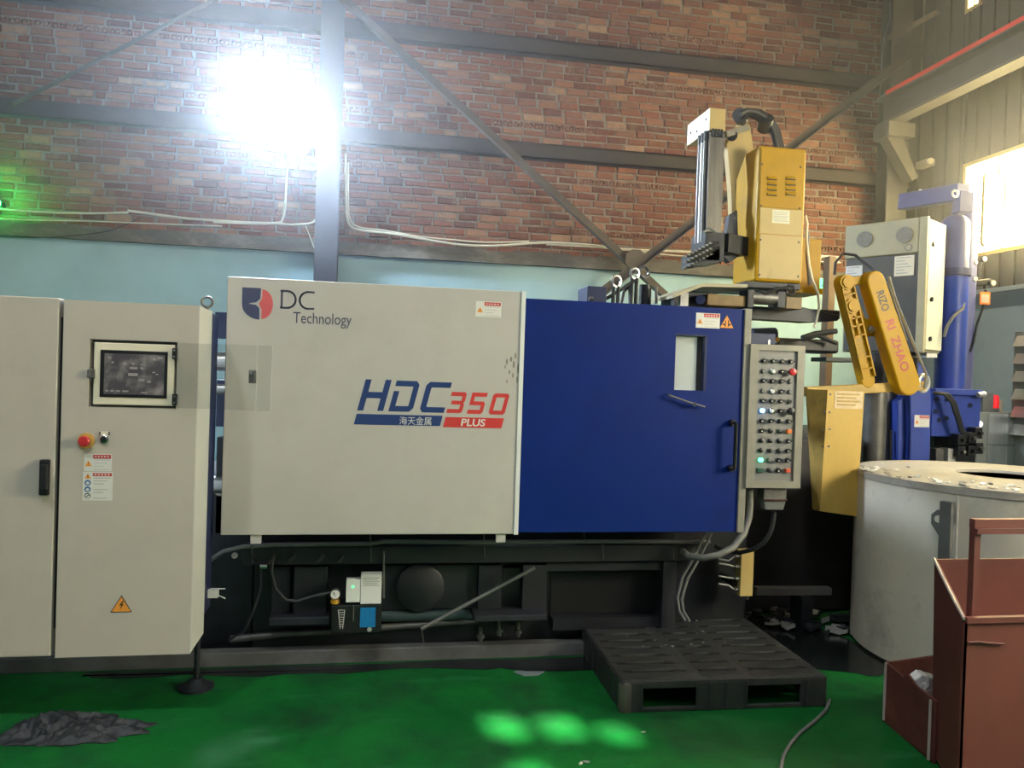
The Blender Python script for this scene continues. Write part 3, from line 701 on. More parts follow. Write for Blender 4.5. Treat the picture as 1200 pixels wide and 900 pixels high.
# HDC 350 PLUS
def glyph(b, outline, X0, X1, Z0, Z1, sh, Y=YC):
    b.prism([(X0+u*(X1-X0)+sh*v_*(Z1-Z0), Y, Z0+v_*(Z1-Z0)) for u, v_ in outline], (0,-.0012,0))
QUAD = [(0,0),(1,0),(1,1),(0,1)]
T = .23
b = MB()
def g(ch, x0, x1, yt, yb_): 
    _, _, Z0, Z1 = RY((x0+x1)/2-1, yt, (x0+x1)/2+1, yb_, YC); return PY(x0, yb_, YC).x, PY(x1, yb_, YC).x, Z0, Z1
H_ = [(0,0),(T,0),(T,.40),(1-T,.40),(1-T,0),(1,0),(1,1),(1-T,1),(1-T,.60),(T,.60),(T,1),(0,1)]
D_ = [(0,0),(.86,0),(1,.12),(1,.88),(.86,1),(0,1),(0,.82),(1-T,.82),(1-T,.18),(T,.18),(T,.66),(0,.66)]
C_ = [(.12,0),(1,0),(1,.18),(T+.03,.18),(T,.21),(T,.79),(T+.03,.82),(1,.82),(1,1),(.12,1),(0,.88),(0,.12)]
HS = .24
for gl, x0, x1, yt, yb_ in ((H_, 418.5, 449, 444.5, 481.3), (D_, 455, 483, 446, 482.3), (C_, 491, 520, 447.5, 483.5)):
    glyph(b, gl, *g(0, x0, x1, yt, yb_), HS)
lab(b.build('model_letters', m_navy, gc), 'bold navy italic letters HDC')
b = MB(); S = .24
three = [(0,0),(.88,0),(1,.09),(1,.43),(.92,.5),(1,.57),(1,.91),(.88,1),(0,1),(0,.81),(1-S,.81),(1-S,.59),(.15,.59),(.15,.41),(1-S,.41),(1-S,.19),(0,.19)]
five = [(0,0),(.88,0),(1,.09),(1,.50),(.88,.59),(S,.59),(S,.81),(1,.81),(1,1),(0,1),(0,.41),(1-S,.41),(1-S,.19),(0,.19)]
zero = [(.12,0),(.88,0),(1,.09),(1,.91),(.88,1),(.12,1),(0,.91),(0,.501),(S,.501),(S,.81),(1-S,.81),(1-S,.19),(S,.19),(S,.499),(0,.499),(0,.09)]
for gl, x0, x1, yt, yb_ in ((three, 523, 541, 459.3, 484), (five, 547, 565, 460, 485), (zero, 572, 591, 461, 485.7)):
    glyph(b, gl, *g(0, x0, x1, yt, yb_), .24)
lab(b.build('model_number', m_redp, gc), 'red italic number 350')
b = MB(); r_ = g(0, 414.5, 515.5, 486, 498.3); glyph(b.mat(0), QUAD, *r_, .24)
X0, X1, Z0, Z1 = RY(468, 488.3, 505.5, 498, YC-.0014); text_on(b.mat(1), '海天金属', (X0, YC-.0016, Z0), EX, EZ, X1-X0, Z1-Z0)
lab(b.build('model_bar', [m_navy, m_paper], gc), 'navy bar with white Chinese lettering')
b = MB(); r_ = g(0, 519, 587.5, 489.3, 501.3); glyph(b.mat(0), QUAD, *r_, .24)
X0, X1, Z0, Z1 = RY(540, 490.8, 568, 499.6, YC-.0014); text_on(b.mat(1), 'PLUS', (X0, YC-.0016, Z0), EX, EZ, X1-X0, Z1-Z0, .15, .02)
lab(b.build('model_bar', [m_redp, m_paper], gc), 'red bar with white lettering PLUS')
h = C(557.5, 353.5, 587.5, 371.5); sticker('warning_label', gc, *h, YC)
# dark oily finger smears
m_smear = M('oily_smear', (0.22,0.20,0.17), 0.5)
b = MB()
for (a, c, w, hh_) in ((594,424,1.2,5),(599,421,1.6,4),(602,427,1.3,6),(604,417,1.2,5),(607,432,1.1,8),(597,436,1,3.5),(601,440,1,4),(606,445,1.0,6),(594,447,.8,3),(592,430,.8,3)):
    p = PY(a, c, YC); rx, rz = w*.0043, hh_*.0035
    b.prism([(p.x+rx*math.cos(t), YC, p.z+rz*math.sin(t)) for t in [2*PI*i/8 for i in range(8)]], (0,-.0006,0))
b.build('oil_smears', m_smear, gc)

# blue safety door
bx0, bx1 = cx1+.008, PY(867, 500, YC+.01).x
bz1 = (PY(617, 350, YC).z+PY(878, 362, YC).z)/2; bz0 = (PY(612, 625, YC).z+PY(865, 622.5, YC).z)/2
wx0, wx1, wz0, wz1 = RY(791, 392, 827.5, 457.5, YC+.01)
b = MB(); yb0, yb1 = YC+.008, YC+.05
b.box(bx0, wx0, yb0, yb1, bz0, bz1).box(wx1, bx1, yb0, yb1, bz0, bz1).box(wx0, wx1, yb0, yb1, bz0, wz0).box(wx0, wx1, yb0, yb1, wz1, bz1)
bd = lab(b.build('blue_safety_door', m_blue, mach), 'dark blue sliding safety door')
MB().box(bx1, bx1+.042, YC-.004, YC+.06, bz0-.004, bz1+.004).build('door_edge', m_boxalu, bd, bevel=.004)
h = RY(791, 392, 818, 457.5, YC+.02)
lab(MB().box(wx0-.004, h[1], YC+.04, YC+.046, wz0-.004, wz1+.004).build('window_plate', M('pale_window_sheet', (0.50,0.54,0.53), 0.4, var=.06), bd), 'pale sheet behind the door window')
MB().box(h[1], wx1+.01, YC+.060, YC+.066, wz0-.01, wz1+.01).build('window_gap', m_dsteel, bd)
MB().box(wx1-.012, wx1, YC+.006, YC+.04, wz0, wz1).box(wx0, wx1, YC+.006, YC+.04, wz1-.008, wz1).build('window_rim', m_dkblue, bd)
h = RY(815.5, 367, 843.5, 384.5, YC+.008); sticker('warning_label', bd, *h, YC+.008)
h = RY(843, 368.5, 860.5, 385, YC+.008); tri_sign('crush_sign', bd, *h, YC+.008, 'crush', 'orange triangle showing a crush hazard')
p, q = PY(783, 462, YC-.02), PY(826, 477, YC-.02)
MB().tube([PY(783, 462, YC), PY(784, 463, YC-.022), PY(805, 470.5, YC-.022), q], .005, 8).cyl(PY(814, 474, YC-.012), PY(814, 474, YC-.036), .011, 12).build('lever', m_dsteel, bd, smooth=True)
tp, bp_ = PY(863, 496, YC-.05), PY(858, 550, YC-.05)
hx = PY(862, 522, YC-.05).x
MB().tube([(hx, YC+.01, tp.z), (hx, YC-.05, tp.z), (hx, YC-.05, bp_.z), (hx, YC+.01, bp_.z)], .011, 10).build('handle', m_black, bd, smooth=True)
for zz in (tp.z, bp_.z): MB().cyl((hx, YC+.009, zz), (hx, YC-.02, zz), .018, 12).build('handle_base', m_black, bd, smooth=True)

# black bed
bed = lab(MB().box(-.63, 2.25, 4.36, 5.5, .003, .70).build('bed', m_dark, mach), 'oily black machine bed')
B = lambda x0, y0, x1, y1, Y: RY(x0, y0, x1, y1, Y)
X0, X1, Z0, Z1 = B(0, 768, 655, 779, 4.29)
MB().box(cabx0, 1.35, 4.25, 4.33, 0.001, .075).build('base_rail', M('worn_base_steel', (0.10,0.10,0.095), .55, var=.3, scale=6, dirt=(.04,.04,.04), dscale=4, damt=.7), mach, bevel=.004)
X0, X1, Z0, Z1 = B(285, 640, 832, 660, 4.20)
rail = MB().box(X0, X1, 4.20, 4.36, Z0, Z1).build('upper_rail', m_dark2, mach, bevel=.006)
# conduit along the rail with clips
pts = [PY(238, 668, 4.30), PY(247, 656, 4.24), PY(262, 646, 4.19), PY(285, 640.5, 4.17), PY(320, 638.5, 4.17), PY(436, 637, 4.17), PY(450, 634.5, 4.17), PY(560, 635.5, 4.17), PY(700, 634.5, 4.17), PY(832, 635, 4.17)]
MB().tube(pts, .012, 10).build('conduit', m_gcable, mach, smooth=True)
for px, yt, yb_ in ((295,637,660),(434,627,658),(567,627,655),(706,636,655),(788,640,655),(684,622,634),(789,622,636)):
    MB().cyl(PY(px, yt, 4.155), PY(px+1, yb_, 4.185), .004, 6).build('cable_tie', m_dsteel, mach)
# bed front: posts, plates, covers
def plate(name, x0, y0, x1, y1, Y, d, mat=m_dark2, bev=.004, par=mach):
    X0, X1, Z0, Z1 = B(x0, y0, x1, y1, Y); return MB().box(X0, X1, Y, Y+d, Z0, Z1).build(name, mat, par, bevel=bev)
plate('post', 318, 664, 340, 728, 4.28, .12); plate('post', 344, 664, 383, 728, 4.25, .12)
plate('ledge', 315, 724, 386, 733, 4.18, .2)
plate('plate', 448, 662, 560, 714, 4.30, .06)
p = PY(492, 688, 4.29)
MB().lathe([(.135,0),(.135,.03),(.125,.038),(0,.040)], (p.x, 4.305, p.z), 40, (0,-1,0)).build('round_cover', m_dark2, mach, smooth=True)
plate('post', 560, 662, 588, 725, 4.26, .1); plate('post', 612, 662, 640, 725, 4.24, .12)
plate('shelf_bracket', 556, 721, 641, 728, 4.14, .24)
plate('plate', 588, 665, 612, 722, 4.31, .05, m_dark)
plate('post', 776, 658, 792, 740, 4.22, .14)
plate('plate', 640, 659, 776, 669, 4.24, .10)
lab(MB().box(PY(645,690,4.36).x, PY(776,690,4.36).x, 4.26, 4.358, PY(700,735,4.3).z, PY(700,722,4.3).z).build('sill', m_dark, mach), 'oily sill under the bed opening')
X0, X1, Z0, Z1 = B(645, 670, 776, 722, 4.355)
MB().box(X0, X1, 4.352, 4.359, Z0, Z1).build('opening_shade', M('deep_black', (0.006,0.006,0.008), .5), mach)  # black sheet on the bed stands for the shade of an opening
MB().tube([PY(440, 721, 4.33), PY(500, 720.5, 4.33), PY(572, 719, 4.33)], .036, 12).build('pipe', M('teal_steel', (0.045,0.075,0.08), .45, var=.2), mach, smooth=True)
MB().tube([PY(270, 749, 4.33), PY(330, 743, 4.33), PY(385, 740, 4.33), PY(560, 727, 4.33)], .020, 10).build('pipe', m_dsteel, mach, smooth=True)
MB().tube([PY(449.5, 646, 4.19), PY(449.5, 701, 4.19)], .007, 8).build('drain_rod', m_dsteel, mach, smooth=True)
MB().tube([PY(306, 664, 4.17), PY(305, 690, 4.17), PY(297, 716, 4.17), PY(286, 740, 4.19), PY(268, 750, 4.2)], .007, 8).build('hose', m_rub, mach, smooth=True)
MB().tube([PY(320, 652, 4.15), PY(318, 670, 4.15), PY(323, 690, 4.15), PY(335, 703, 4.15), PY(348, 705, 4.15), PY(370, 698, 4.15), PY(390, 694, 4.15)], .009, 8).build('hose', m_rub, mach, smooth=True)
for px, py in ((321, 652), (345, 650), (378, 651), (402, 651)):
    MB().tube([PY(px, py, 4.20), PY(px+1, py, 4.15), PY(px-6, py+8, 4.15)], .010, 8).build('elbow', m_rub, mach, smooth=True)
MB().cyl(PY(305, 663.5, 4.17), PY(313, 663.5, 4.17), .014, 8).build('fitting', m_chrome, mach, smooth=True)
MB().cyl(PY(275, 651, 4.17), PY(275, 651, 4.13), .016, 12).build('fitting', m_steel, mach, smooth=True)
MB().cyl(PY(297, 652.5, 4.21), PY(297, 652.5, 4.17), .012, 10).build('fitting', m_dark, mach, smooth=True)
for a, c in (((244, 690), (264, 690)), ((244, 692), (264, 701.5))): MB().cyl(PY(*a, 4.12), PY(*c, 4.12), .0035, 6).build('cable_tie', m_alu, mach)
# valves under the shelf
for px, py in ((607, 740), (585, 739), (563, 746)):
    MB().cyl(PY(px, py-12, 4.26), PY(px, py+6, 4.26), .012, 10).cyl(PY(px, py-2, 4.26), PY(px, py+2, 4.26), .022, 8).build('valve', m_dsteel, mach, smooth=True)
# debris glints in the opening
rr_ = random.Random(3)
def chip(c, s, r): 
    m = Matrix.Rotation(r.uniform(0, 6.28), 3, 'Z') @ Matrix.Rotation(r.uniform(-.5,.5), 3, 'X')
    a, t = s*r.uniform(.5,1), s*.12
    pts = [Vector((a*r.uniform(.4,1)*math.cos(k*PI/3), a*r.uniform(.25,.6)*math.sin(k*PI/3), 0)) for k in range(6)]
    return MB().prism([Vector(c)+m@p for p in pts], m@Vector((0,0,t)))

# machine body behind the covers
lab(MB().box(cabx0, -.64, 4.40, 5.3, .003, .98).build('gap_blocker', m_dark, mach, bevel=.01), 'dark block added behind the cabinet to stop light passing under it')  # unseen block added to stop light and bright reflections under the cabinet
body = MB().box(-.62, .55, 4.30, 5.30, .72, 1.86).build('toggle_housing', m_mblue, mach, bevel=.01)
MB().box(1.15, 1.80, 4.25, 5.35, .72, 1.72).build('fixed_platen', m_dark, mach, bevel=.01)
for yy in (4.38, 5.2):
    for zz in (.95, 1.62): MB().cyl((-.9, yy, zz), (2.2, yy, zz), .05, 16).build('tie_bar', m_steel, mach, smooth=True)
# pieces seen in the slit beside the cabinet
X0, X1, Z0, Z1 = B(254, 366, 270, 396, 4.45); MB().box(X0-.01, X1+.1, 4.45, 4.6, Z0, Z1).build('tank_bracket', m_dkblue, mach)
MB().box(PY(254, 445, 4.4).x, PY(290, 445, 4.4).x, 4.40, 4.5, PY(258, 500, 4.4).z, PY(258, 445, 4.4).z).build('toggle_link', m_dkblue, mach, bevel=.006)
MB().box(PY(252, 590, 4.4).x, PY(290, 590, 4.4).x, 4.40, 4.5, PY(258, 626, 4.4).z, PY(258, 512, 4.4).z).build('toggle_link', m_dark, mach, bevel=.006)
MB().cyl(PY(246, 456, 4.3), PY(275, 456, 4.3), .028, 12).build('pin', m_steel, mach, smooth=True)
MB().cyl(PY(258, 575, 4.39), PY(258, 575, 4.36), .03, 14).build('pin', m_chrome, mach, smooth=True)
# things standing up behind the blue door
X0, X1, Z0, Z1 = B(688, 335.5, 711, 356, 4.5); MB().box(X0, X1, 4.5, 4.72, Z0-.2, Z1).build('blue_block', m_dkblue, mach, bevel=.004)
def eyehose(px, ytop, ybot, Y, R=.034, lean=0):
    p = PY(px, ytop, Y); q = PY(px, ybot, Y)
    MB().ring((p.x, Y, p.z-R), (.35+lean,-1,0), R, .009, 22, 8).build('lifting_eye', m_steel, mach, smooth=True)
    for dx_ in (-.016, .014): MB().tube([(p.x+dx_, Y, p.z-2*R+.004), (p.x+dx_, Y+.01, q.z-.2)], .012, 8).build('hydraulic_hose', m_rub, mach, smooth=True)
eyehose(722.5, 323, 357, 4.55); eyehose(744, 314.5, 357, 4.6, .032)
p = PY(755, 319, 4.7); MB().ring((p.x, 4.7, p.z), (.3,-1,.2), .036, .010, 22, 8).build('lifting_eye', m_dsteel, mach, smooth=True)
X0, X1, Z0, Z1 = B(749, 334, 763, 358, 4.7); MB().cyl(((X0+X1)/2, 4.7, Z0-.2), ((X0+X1)/2, 4.7, Z1), .04, 14).build('valve_stem', m_dark, mach, smooth=True)
MB().tube([PY(700, 354, 4.6), PY(712, 349, 4.6), PY(722, 343, 4.6), PY(733, 336, 4.6), PY(745, 328, 4.6)], .011, 8).build('hydraulic_hose', m_rub, mach, smooth=True)
MB().tube([PY(728, 356, 4.62), PY(731, 342, 4.62), PY(738, 334, 4.62)], .010, 8).build('hydraulic_hose', m_rub, mach, smooth=True)
for px in (738, 769): MB().cyl(PY(px, 336, 4.62), PY(px, 356, 4.62), .010, 8).build('fitting', m_dsteel, mach, smooth=True)
MB().cyl(PY(690, 350, 4.47), PY(695, 350, 4.47), .012, 8).build('fitting', m_dsteel, mach, smooth=True)
# dark shot end beyond the door
MB().box(2.25, 3.4, 4.95, 5.6, .003, 1.28).build('shot_end_frame', m_dark, mach, bevel=.01)
lab(MB().box(2.15, 3.3, 4.91, 4.945, .03, 1.22).build('shot_end_panel', M('dark_panel', (0.028,0.024,0.024), .55, var=.2), mach), 'dark panel of the shot end')
MB().cyl((2.1, 4.9, 1.32), (2.75, 4.9, 1.32), .055, 16).build('shot_rod', m_steel, mach, smooth=True)
for z_ in (.95, 1.12): MB().cyl((2.1, 4.68, z_), (2.75, 4.66, z_), .03, 12).build('shot_pipe', m_dkblue, mach, smooth=True)
# ------------------------------------------------------------------ push-button box beside the blue door
YP = 3.93
P_ = lambda x0, y0, x1, y1, d=0.0: RY(x0, y0, x1, y1, YP-d)
X0, X1, Z0, Z1 = P_(877, 404, 941, 572); bxX0, bxX1, bxZ0, bxZ1 = X0, X1, Z0, Z1
pb = thing('push_button_box', ((X0+X1)/2, YP+.06, Z0), 'aluminium push-button control box hanging beside the blue door', 'control panel')
m_face = M('brushed_face', (0.22,0.215,0.205), .45, .2, var=.06)
MB().box(X0, X1, YP+.02, YP+.14, Z0, Z1).build('housing', m_boxalu, pb, bevel=.004)
fx0, fx1, fz0, fz1 = P_(887, 411, 932.5, 564)
b = MB(); b.box(X0, fx0, YP, YP+.02, Z0, Z1).box(fx1, X1, YP, YP+.02, Z0, Z1).box(fx0, fx1, YP, YP+.02, Z0, fz0).box(fx0, fx1, YP, YP+.02, fz1, Z1)
b.build('frame', m_boxalu, pb)
MB().box(fx0, fx1, YP+.012, YP+.02, fz0, fz1).build('face_plate', m_face, pb)
ylv = [423.3,435.3,446.5,458.8,470,481.5,493.5,505.2,516.7,528.1,539.3,551.3]
kinds = ['ssss','owsR','sssg','gwsg','sssc','LwsB','ssds','sddO','ddds','ddds','Goss','Ndst']
yf = YP+.012
ux = (fx1-fx0); pitch_x = ux*.232
for r_i, (yy, ks) in enumerate(zip(ylv, kinds)):
    zc = fz1-(fz1-fz0)*((yy-411)/(564-411))
    for c_i, k in enumerate(ks):
        xc = fx0+ux*(.145+.232*c_i)
        if k in 's':
            b = MB(); b.mat(0).cyl((xc, yf-.010, zc), (xc, yf, zc), .0135, 14).mat(0).bar((xc-.012, yf-.020, zc-.002), (xc+.013, yf-.020, zc+.004), .022, .010, up=(0,0,1)).mat(1).box(xc-.014, xc-.006, yf-.032, yf-.031, zc-.003, zc+.002)
            b.build('selector_switch', [m_black, m_paper], pb, smooth=True)
        elif k == 'd': MB().lathe([(.013,0),(.013,.010),(.009,.013),(0,.013)], (xc, yf, zc), 14, (0,-1,0)).build('push_button', m_black, pb, smooth=True)
        elif k in 'gco': MB().mat(0).lathe([(.014,0),(.014,.008),(.010,.010)], (xc, yf, zc), 14, (0,-1,0)).mat(1).disc((xc, yf-.010, zc), (0,-1,0), .010, .004, 12).build('push_button', [m_dsteel, {'g': m_gcable, 'c': m_black, 'o': m_gcable}[k]], pb, smooth=True)
        elif k == 'w': lab(MB().mat(0).lathe([(.016,0),(.016,.008),(.011,.012)], (xc, yf, zc), 16, (0,-1,0)).mat(1).disc((xc, yf-.012, zc), (0,-1,0), .011, .006, 12).build('push_button', [m_chrome, m_white], pb, smooth=True), 'white round push button')
        elif k in 'RB': lab(MB().mat(0).cyl((xc, yf-.022, zc), (xc, yf, zc), .011, 14).mat(1).lathe([(.019,.020),(.021,.026),(.019,.036),(0,.040)], (xc, yf, zc), 18, (0,-1,0)).build('mushroom_button', [m_black, m_knobred if k == 'R' else m_black], pb, smooth=True), 'red mushroom button' if k == 'R' else 'large black mushroom button')
        elif k in 'LG': lab(MB().mat(0).lathe([(.015,0),(.015,.006)], (xc, yf, zc), 16, (0,-1,0)).mat(1).lathe([(.012,.006),(.012,.014),(.007,.019),(0,.020)], (xc, yf, zc), 14, (0,-1,0)).build('pilot_lamp', [m_chrome, m_ledblue if k == 'L' else m_ledgreen], pb, smooth=True), 'lit blue pilot lamp' if k == 'L' else 'lit green pilot lamp')
        elif k in 'Ot': lab(MB().box(xc-.015, xc+.015, yf-.022, yf, zc-.011, zc+.011).build('push_button', m_orange if k == 'O' else M('coral_plastic', (.62,.10,.05), .4), pb, bevel=.004), 'orange push button' if k == 'O' else 'red square push button')
        elif k == 'N': lab(MB().box(xc-.020, xc+.020, yf-.014, yf, zc-.012, zc+.012).build('push_button', M('dark_green_plastic', (.03,.09,.06), .4), pb, bevel=.003), 'dark green double button')
b = MB()
for yy in ylv:
    zc = fz1-(fz1-fz0)*((yy-411)/(564-411))
    for c_i in range(4):
        xc = fx0+ux*(.145+.232*c_i); b.box(xc-.012, xc+.010, yf-.0006, yf, zc+.019, zc+.022)
zc = fz1-.012; b.box(fx0+ux*.3, fx1-ux*.25, yf-.0006, yf, zc-.003, zc)
b.build('engraved_captions', M('engraved_ink', (.15,.15,.15), .5), pb)['kind'] = 'stuff'
h = P_(898, 574, 925, 599)
cn = MB().box(h[0], h[1], YP+.03, YP+.11, h[2]+.05, Z0).build('cable_connector', m_dsteel, pb, bevel=.004)
MB().hexa([(h[0]+.004, YP+.03, h[2]+.05), (h[1]-.004, YP+.03, h[2]+.05), (h[1]-.004, YP+.10, h[2]+.05), (h[0]+.004, YP+.10, h[2]+.05)], [(h[0]+.016, YP+.04, h[2]), (h[1]-.010, YP+.04, h[2]), (h[1]-.010, YP+.09, h[2]), (h[0]+.016, YP+.09, h[2])]).build('connector_hood', m_gcable, pb, bevel=.003)
MB().box(h[0], h[1], YP+.022, YP+.03, h[2]+.052, h[2]+.062).build('connector_clip', m_chrome, pb)
MB().cyl(((X0+X1)/2-.02, YP+.08, Z1), ((X0+X1)/2-.02, YP+.08, Z1+.03), .012, 10).build('gland', m_steel, pb)
X0a, X1a, Z0a, Z1a = RY(880, 386, 906, 400, YP+.1); MB().box(X0a-.06, X1a, YP+.07, YP+.18, Z1+.001, Z1+.066).build('swivel_arm', m_dkblue, pb, bevel=.006)

# hoses from the box
MB_h = MB().tube([PY(878.5, 573, 4.0), PY(879, 590, 4.0), PY(878, 606, 3.99), PY(872, 625, 3.96), PY(860, 641, 3.93), PY(843, 650, 3.92), PY(825, 654, 3.95), PY(808, 652, 4.02), PY(800, 646, 4.12)], .019, 12)
o = MB_h.build('corrugated_hose', M('grey_hose', (.15,.145,.125), .5, var=.15), None, smooth=True); tag(o, 'thick grey hose curving under the blue door from the button box', 'hose')
o = MB().tube([PY(907, 600, 4.0), PY(906, 612, 4.0), PY(903, 624, 4.0), PY(895, 636, 4.02), PY(882, 644, 4.06), PY(866, 648, 4.12), PY(850, 645, 4.18), PY(838, 640, 4.24)], .013, 10).build('black_hose', m_rub, None, smooth=True); tag(o, 'thin black hose hanging from the connector of the button box', 'hose')
for k, (a, w) in enumerate((([(828,622),(815,650),(800,676),(794,700),(796,716),(803,727)], 'dark cable looping down in front of the bed, left of its pair'), ([(834,624),(821,652),(806,678),(799,702),(801,716),(808,728)], 'dark cable looping down in front of the bed, right of its pair'))):
    tag(MB().tube([PY(x, y_, 4.14) for x, y_ in a], .008, 8).build('looped_cable', m_gcable, None, smooth=True), w, 'cable', 'looped cables by the bed')
# terminal block with fittings
X0, X1, Z0, Z1 = RY(868, 646, 883, 699, 4.16)
tb = thing('terminal_block', ((X0+X1)/2, 4.18, Z0), 'narrow beige manifold block with four fittings under the button box', 'manifold')
MB().box(X0, X1, 4.16, 4.24, Z0, Z1).build('block', m_ypanel, tb, bevel=.004)
for yy, ye in ((652,657), (664,662), (678,677), (691,686)):
    MB().cyl(PY(870, yy, 4.18), PY(861, yy, 4.18), .012, 10).build('fitting', m_dsteel, tb, smooth=True)
    MB().tube([PY(861, yy, 4.18), PY(854, ye, 4.18), PY(842, ye-2, 4.2)], .005, 6).build('wire', m_alu, tb, smooth=True)
MB().cyl(PY(875, 699, 4.19), PY(875, 702, 4.19), .012, 10).build('foot', m_dsteel, tb)
MB().box(X0-.03, X0, 4.2, 4.76, Z0+.05, Z0+.09).build('arm', m_dark, tb)

# ------------------------------------------------------------------ lubricator set on the bed
X0, X1, Z0, Z1 = RY(388, 709, 447, 742, 4.14)
lu = thing('air_service_unit', ((X0+X1)/2, 4.2, Z0), 'small black air service unit with gauge and two white boxes on the machine bed', 'gauge box')
MB().box(X0, X1, 4.14, 4.24, Z0, Z1).build('body', m_black, lu, bevel=.005)
MB().box(X0+.02, X1-.02, 4.24, 4.355, Z0+.02, Z1-.02).build('mounting', m_dark, lu)
p = PY(393, 696, 4.14); b = MB().mat(0).cyl((p.x, 4.13, p.z), (p.x, 4.16, p.z), .027, 22).mat(1).disc((p.x, 4.13, p.z), (0,-1,0), .023, .001, 20).mat(2).bar((p.x, 4.127, p.z-.004), (p.x-.010, 4.127, p.z+.014), .002, .003)
lab(b.build('pressure_gauge', [m_dsteel, m_paper, m_ink], lu, smooth=True), 'round white pressure gauge')
p = PY(392.5, 706, 4.14); lab(MB().lathe([(.024,0),(.024,.016),(.018,.024),(0,.024)], (p.x, 4.17, p.z-.012), 16).build('cap', M('amber_cap', (.55,.28,.02), .35), lu, smooth=True), 'amber regulator cap')
for (r_, d, n) in (((405.5, 679, 422, 706), .05, 'small white relay box with a green light'), ((422.5, 673, 447, 708), .06, 'white printed relay box')):
    h = RY(*r_, 4.13); bx = lab(MB().box(h[0], h[1], 4.13, 4.13+d, h[2], h[3]).build('relay_box', m_white, lu, bevel=.003), n)
    if d == .05:
        p = PY(413.5, 687.5, 4.13); MB().disc((p.x, 4.13, p.z), (0,-1,0), .006, .003, 10).build('pilot_light', M('green_dot', (.05,.8,.15), .3, emit=(.05,1,.2), estr=2), bx)
    else:
        b = MB()
        for k in range(5): b.box(h[0]+.012, h[1]-.012-.01*(k % 2), 4.1294, 4.13, h[3]-.022-.010*k, h[3]-.017-.010*k)
        b.build('print', m_lines, bx)
h = RY(422, 712, 440, 735, 4.138); lab(MB().box(h[0], h[1], 4.136, 4.14, h[2], h[3]).build('name_plate', M('bright_blue_label', (.01,.17,.40), .4, var=.15, scale=60), lu), 'bright blue printed label')
b = MB(); a, c = PY(396.5, 715, 4.139), PY(398.5, 737, 4.139); a2, c2 = PY(404, 715, 4.139), PY(401.5, 737, 4.139)
b.bar(a, c, .002, .003, up=(1,0,0)).bar(a2, c2, .002, .003, up=(1,0,0))
for k in range(8): t = k/8; b.bar(a.lerp(c, t), a2.lerp(c2, t), .002, .002)
b.build('level_scale', m_paper, lu)
p = PY(433, 737.5, 4.14); MB().disc((p.x, 4.14, p.z), (0,-1,0), .012, .006, 14).build('drain_plug', m_alu, lu, smooth=True)
MB().cyl(PY(414, 709, 4.14), PY(414, 728, 4.14), .004, 6).build('pipe', m_dsteel, lu)

# leaning scraper rod
sp_, sq_ = PY(627, 665, 4.14), PY(494, 737, 4.235)
rd_ = thing('scraper_rod', (sq_.x, sq_.y, 0.075), 'long grey steel scraper rod leaning against the black bed', 'rod')
MB().cyl(sp_, sq_, .011, 12).build('shaft', M('grey_rod', (.22,.21,.19), .45, .4, var=.1), rd_, smooth=True)
fl = PY(497, 755, 4.235)
MB().bar(sq_+Vector((0,0,.005)), fl, .006, .035, up=(0,-1,0)).build('blade', m_dsteel, rd_)

# ------------------------------------------------------------------ yellow spraying robot above the machine
YS = 4.6
S_ = lambda x0, y0, x1, y1, Y=YS: RY(x0, y0, x1, y1, Y)
hx0, hx1, hz0, hz1 = S_(887, 172, 943, 331)
sr = thing('spray_robot', ((hx0+hx1)/2, 4.8, 2.0), 'yellow spraying robot with tall mast standing on top of the machine', 'robot')
hs = lab(MB().box(hx0, hx1, YS, 4.92, hz0, hz1).build('housing', m_yel, sr, bevel=.018, bseg=3), 'upright yellow housing')
h = S_(891, 178, 940, 244); MB().box(h[0], h[1], YS-.004, YS, h[2], h[3]).build('upper_panel', m_yel, hs, bevel=.001)
h1 = S_(890, 245, 939.5, 275); MB().box(h1[0], h1[1], YS-.004, YS, h1[2], h1[3]).build('middle_panel', m_ypanel, hs)
h2 = S_(889.5, 276, 938.5, 327); MB().box(h2[0], h2[1], YS-.004, YS, h2[2], h2[3]).build('lower_panel', m_ypanel, hs)
for cx_ in (904, 926):
    for cy_ in (208.5, 215, 221, 227):
        h = S_(cx_-5.5, cy_-1.8, cx_+5.5, cy_+1.8); 
        MB().mat(0).prism([(h[0], YS-.004, h[3]), (h[0], YS-.004, h[2]), (h[0], YS-.016, h[2])], (h[1]-h[0], 0, 0)).mat(1).box(h[0], h[1], YS-.015, YS-.0035, h[2]-.004, h[2]).build('louver', [m_yel, m_black], hs)
for px, py in ((893,192.5),(938,196),(892,241),(937,244),(891,281),(936,284),(890,322),(935,324)):
    MB().disc(PY(px, py, YS-.004), (0,-1,0), .006, .003, 10).build('screw', m_black, hs)
h = S_(904.5, 246.5, 925, 262); b = MB().mat(0).box(h[0], h[1], YS-.0055, YS-.004, h[2], h[3]).mat(1)
for k in range(5): b.box(h[0]+.01, h[1]-.01-.012*(k % 2), YS-.006, YS-.0055, h[3]-.016-.014*k, h[3]-.011-.014*k)
b.build('data_label', [M('cream_label', (.72,.68,.48), .5), m_lines], hs)
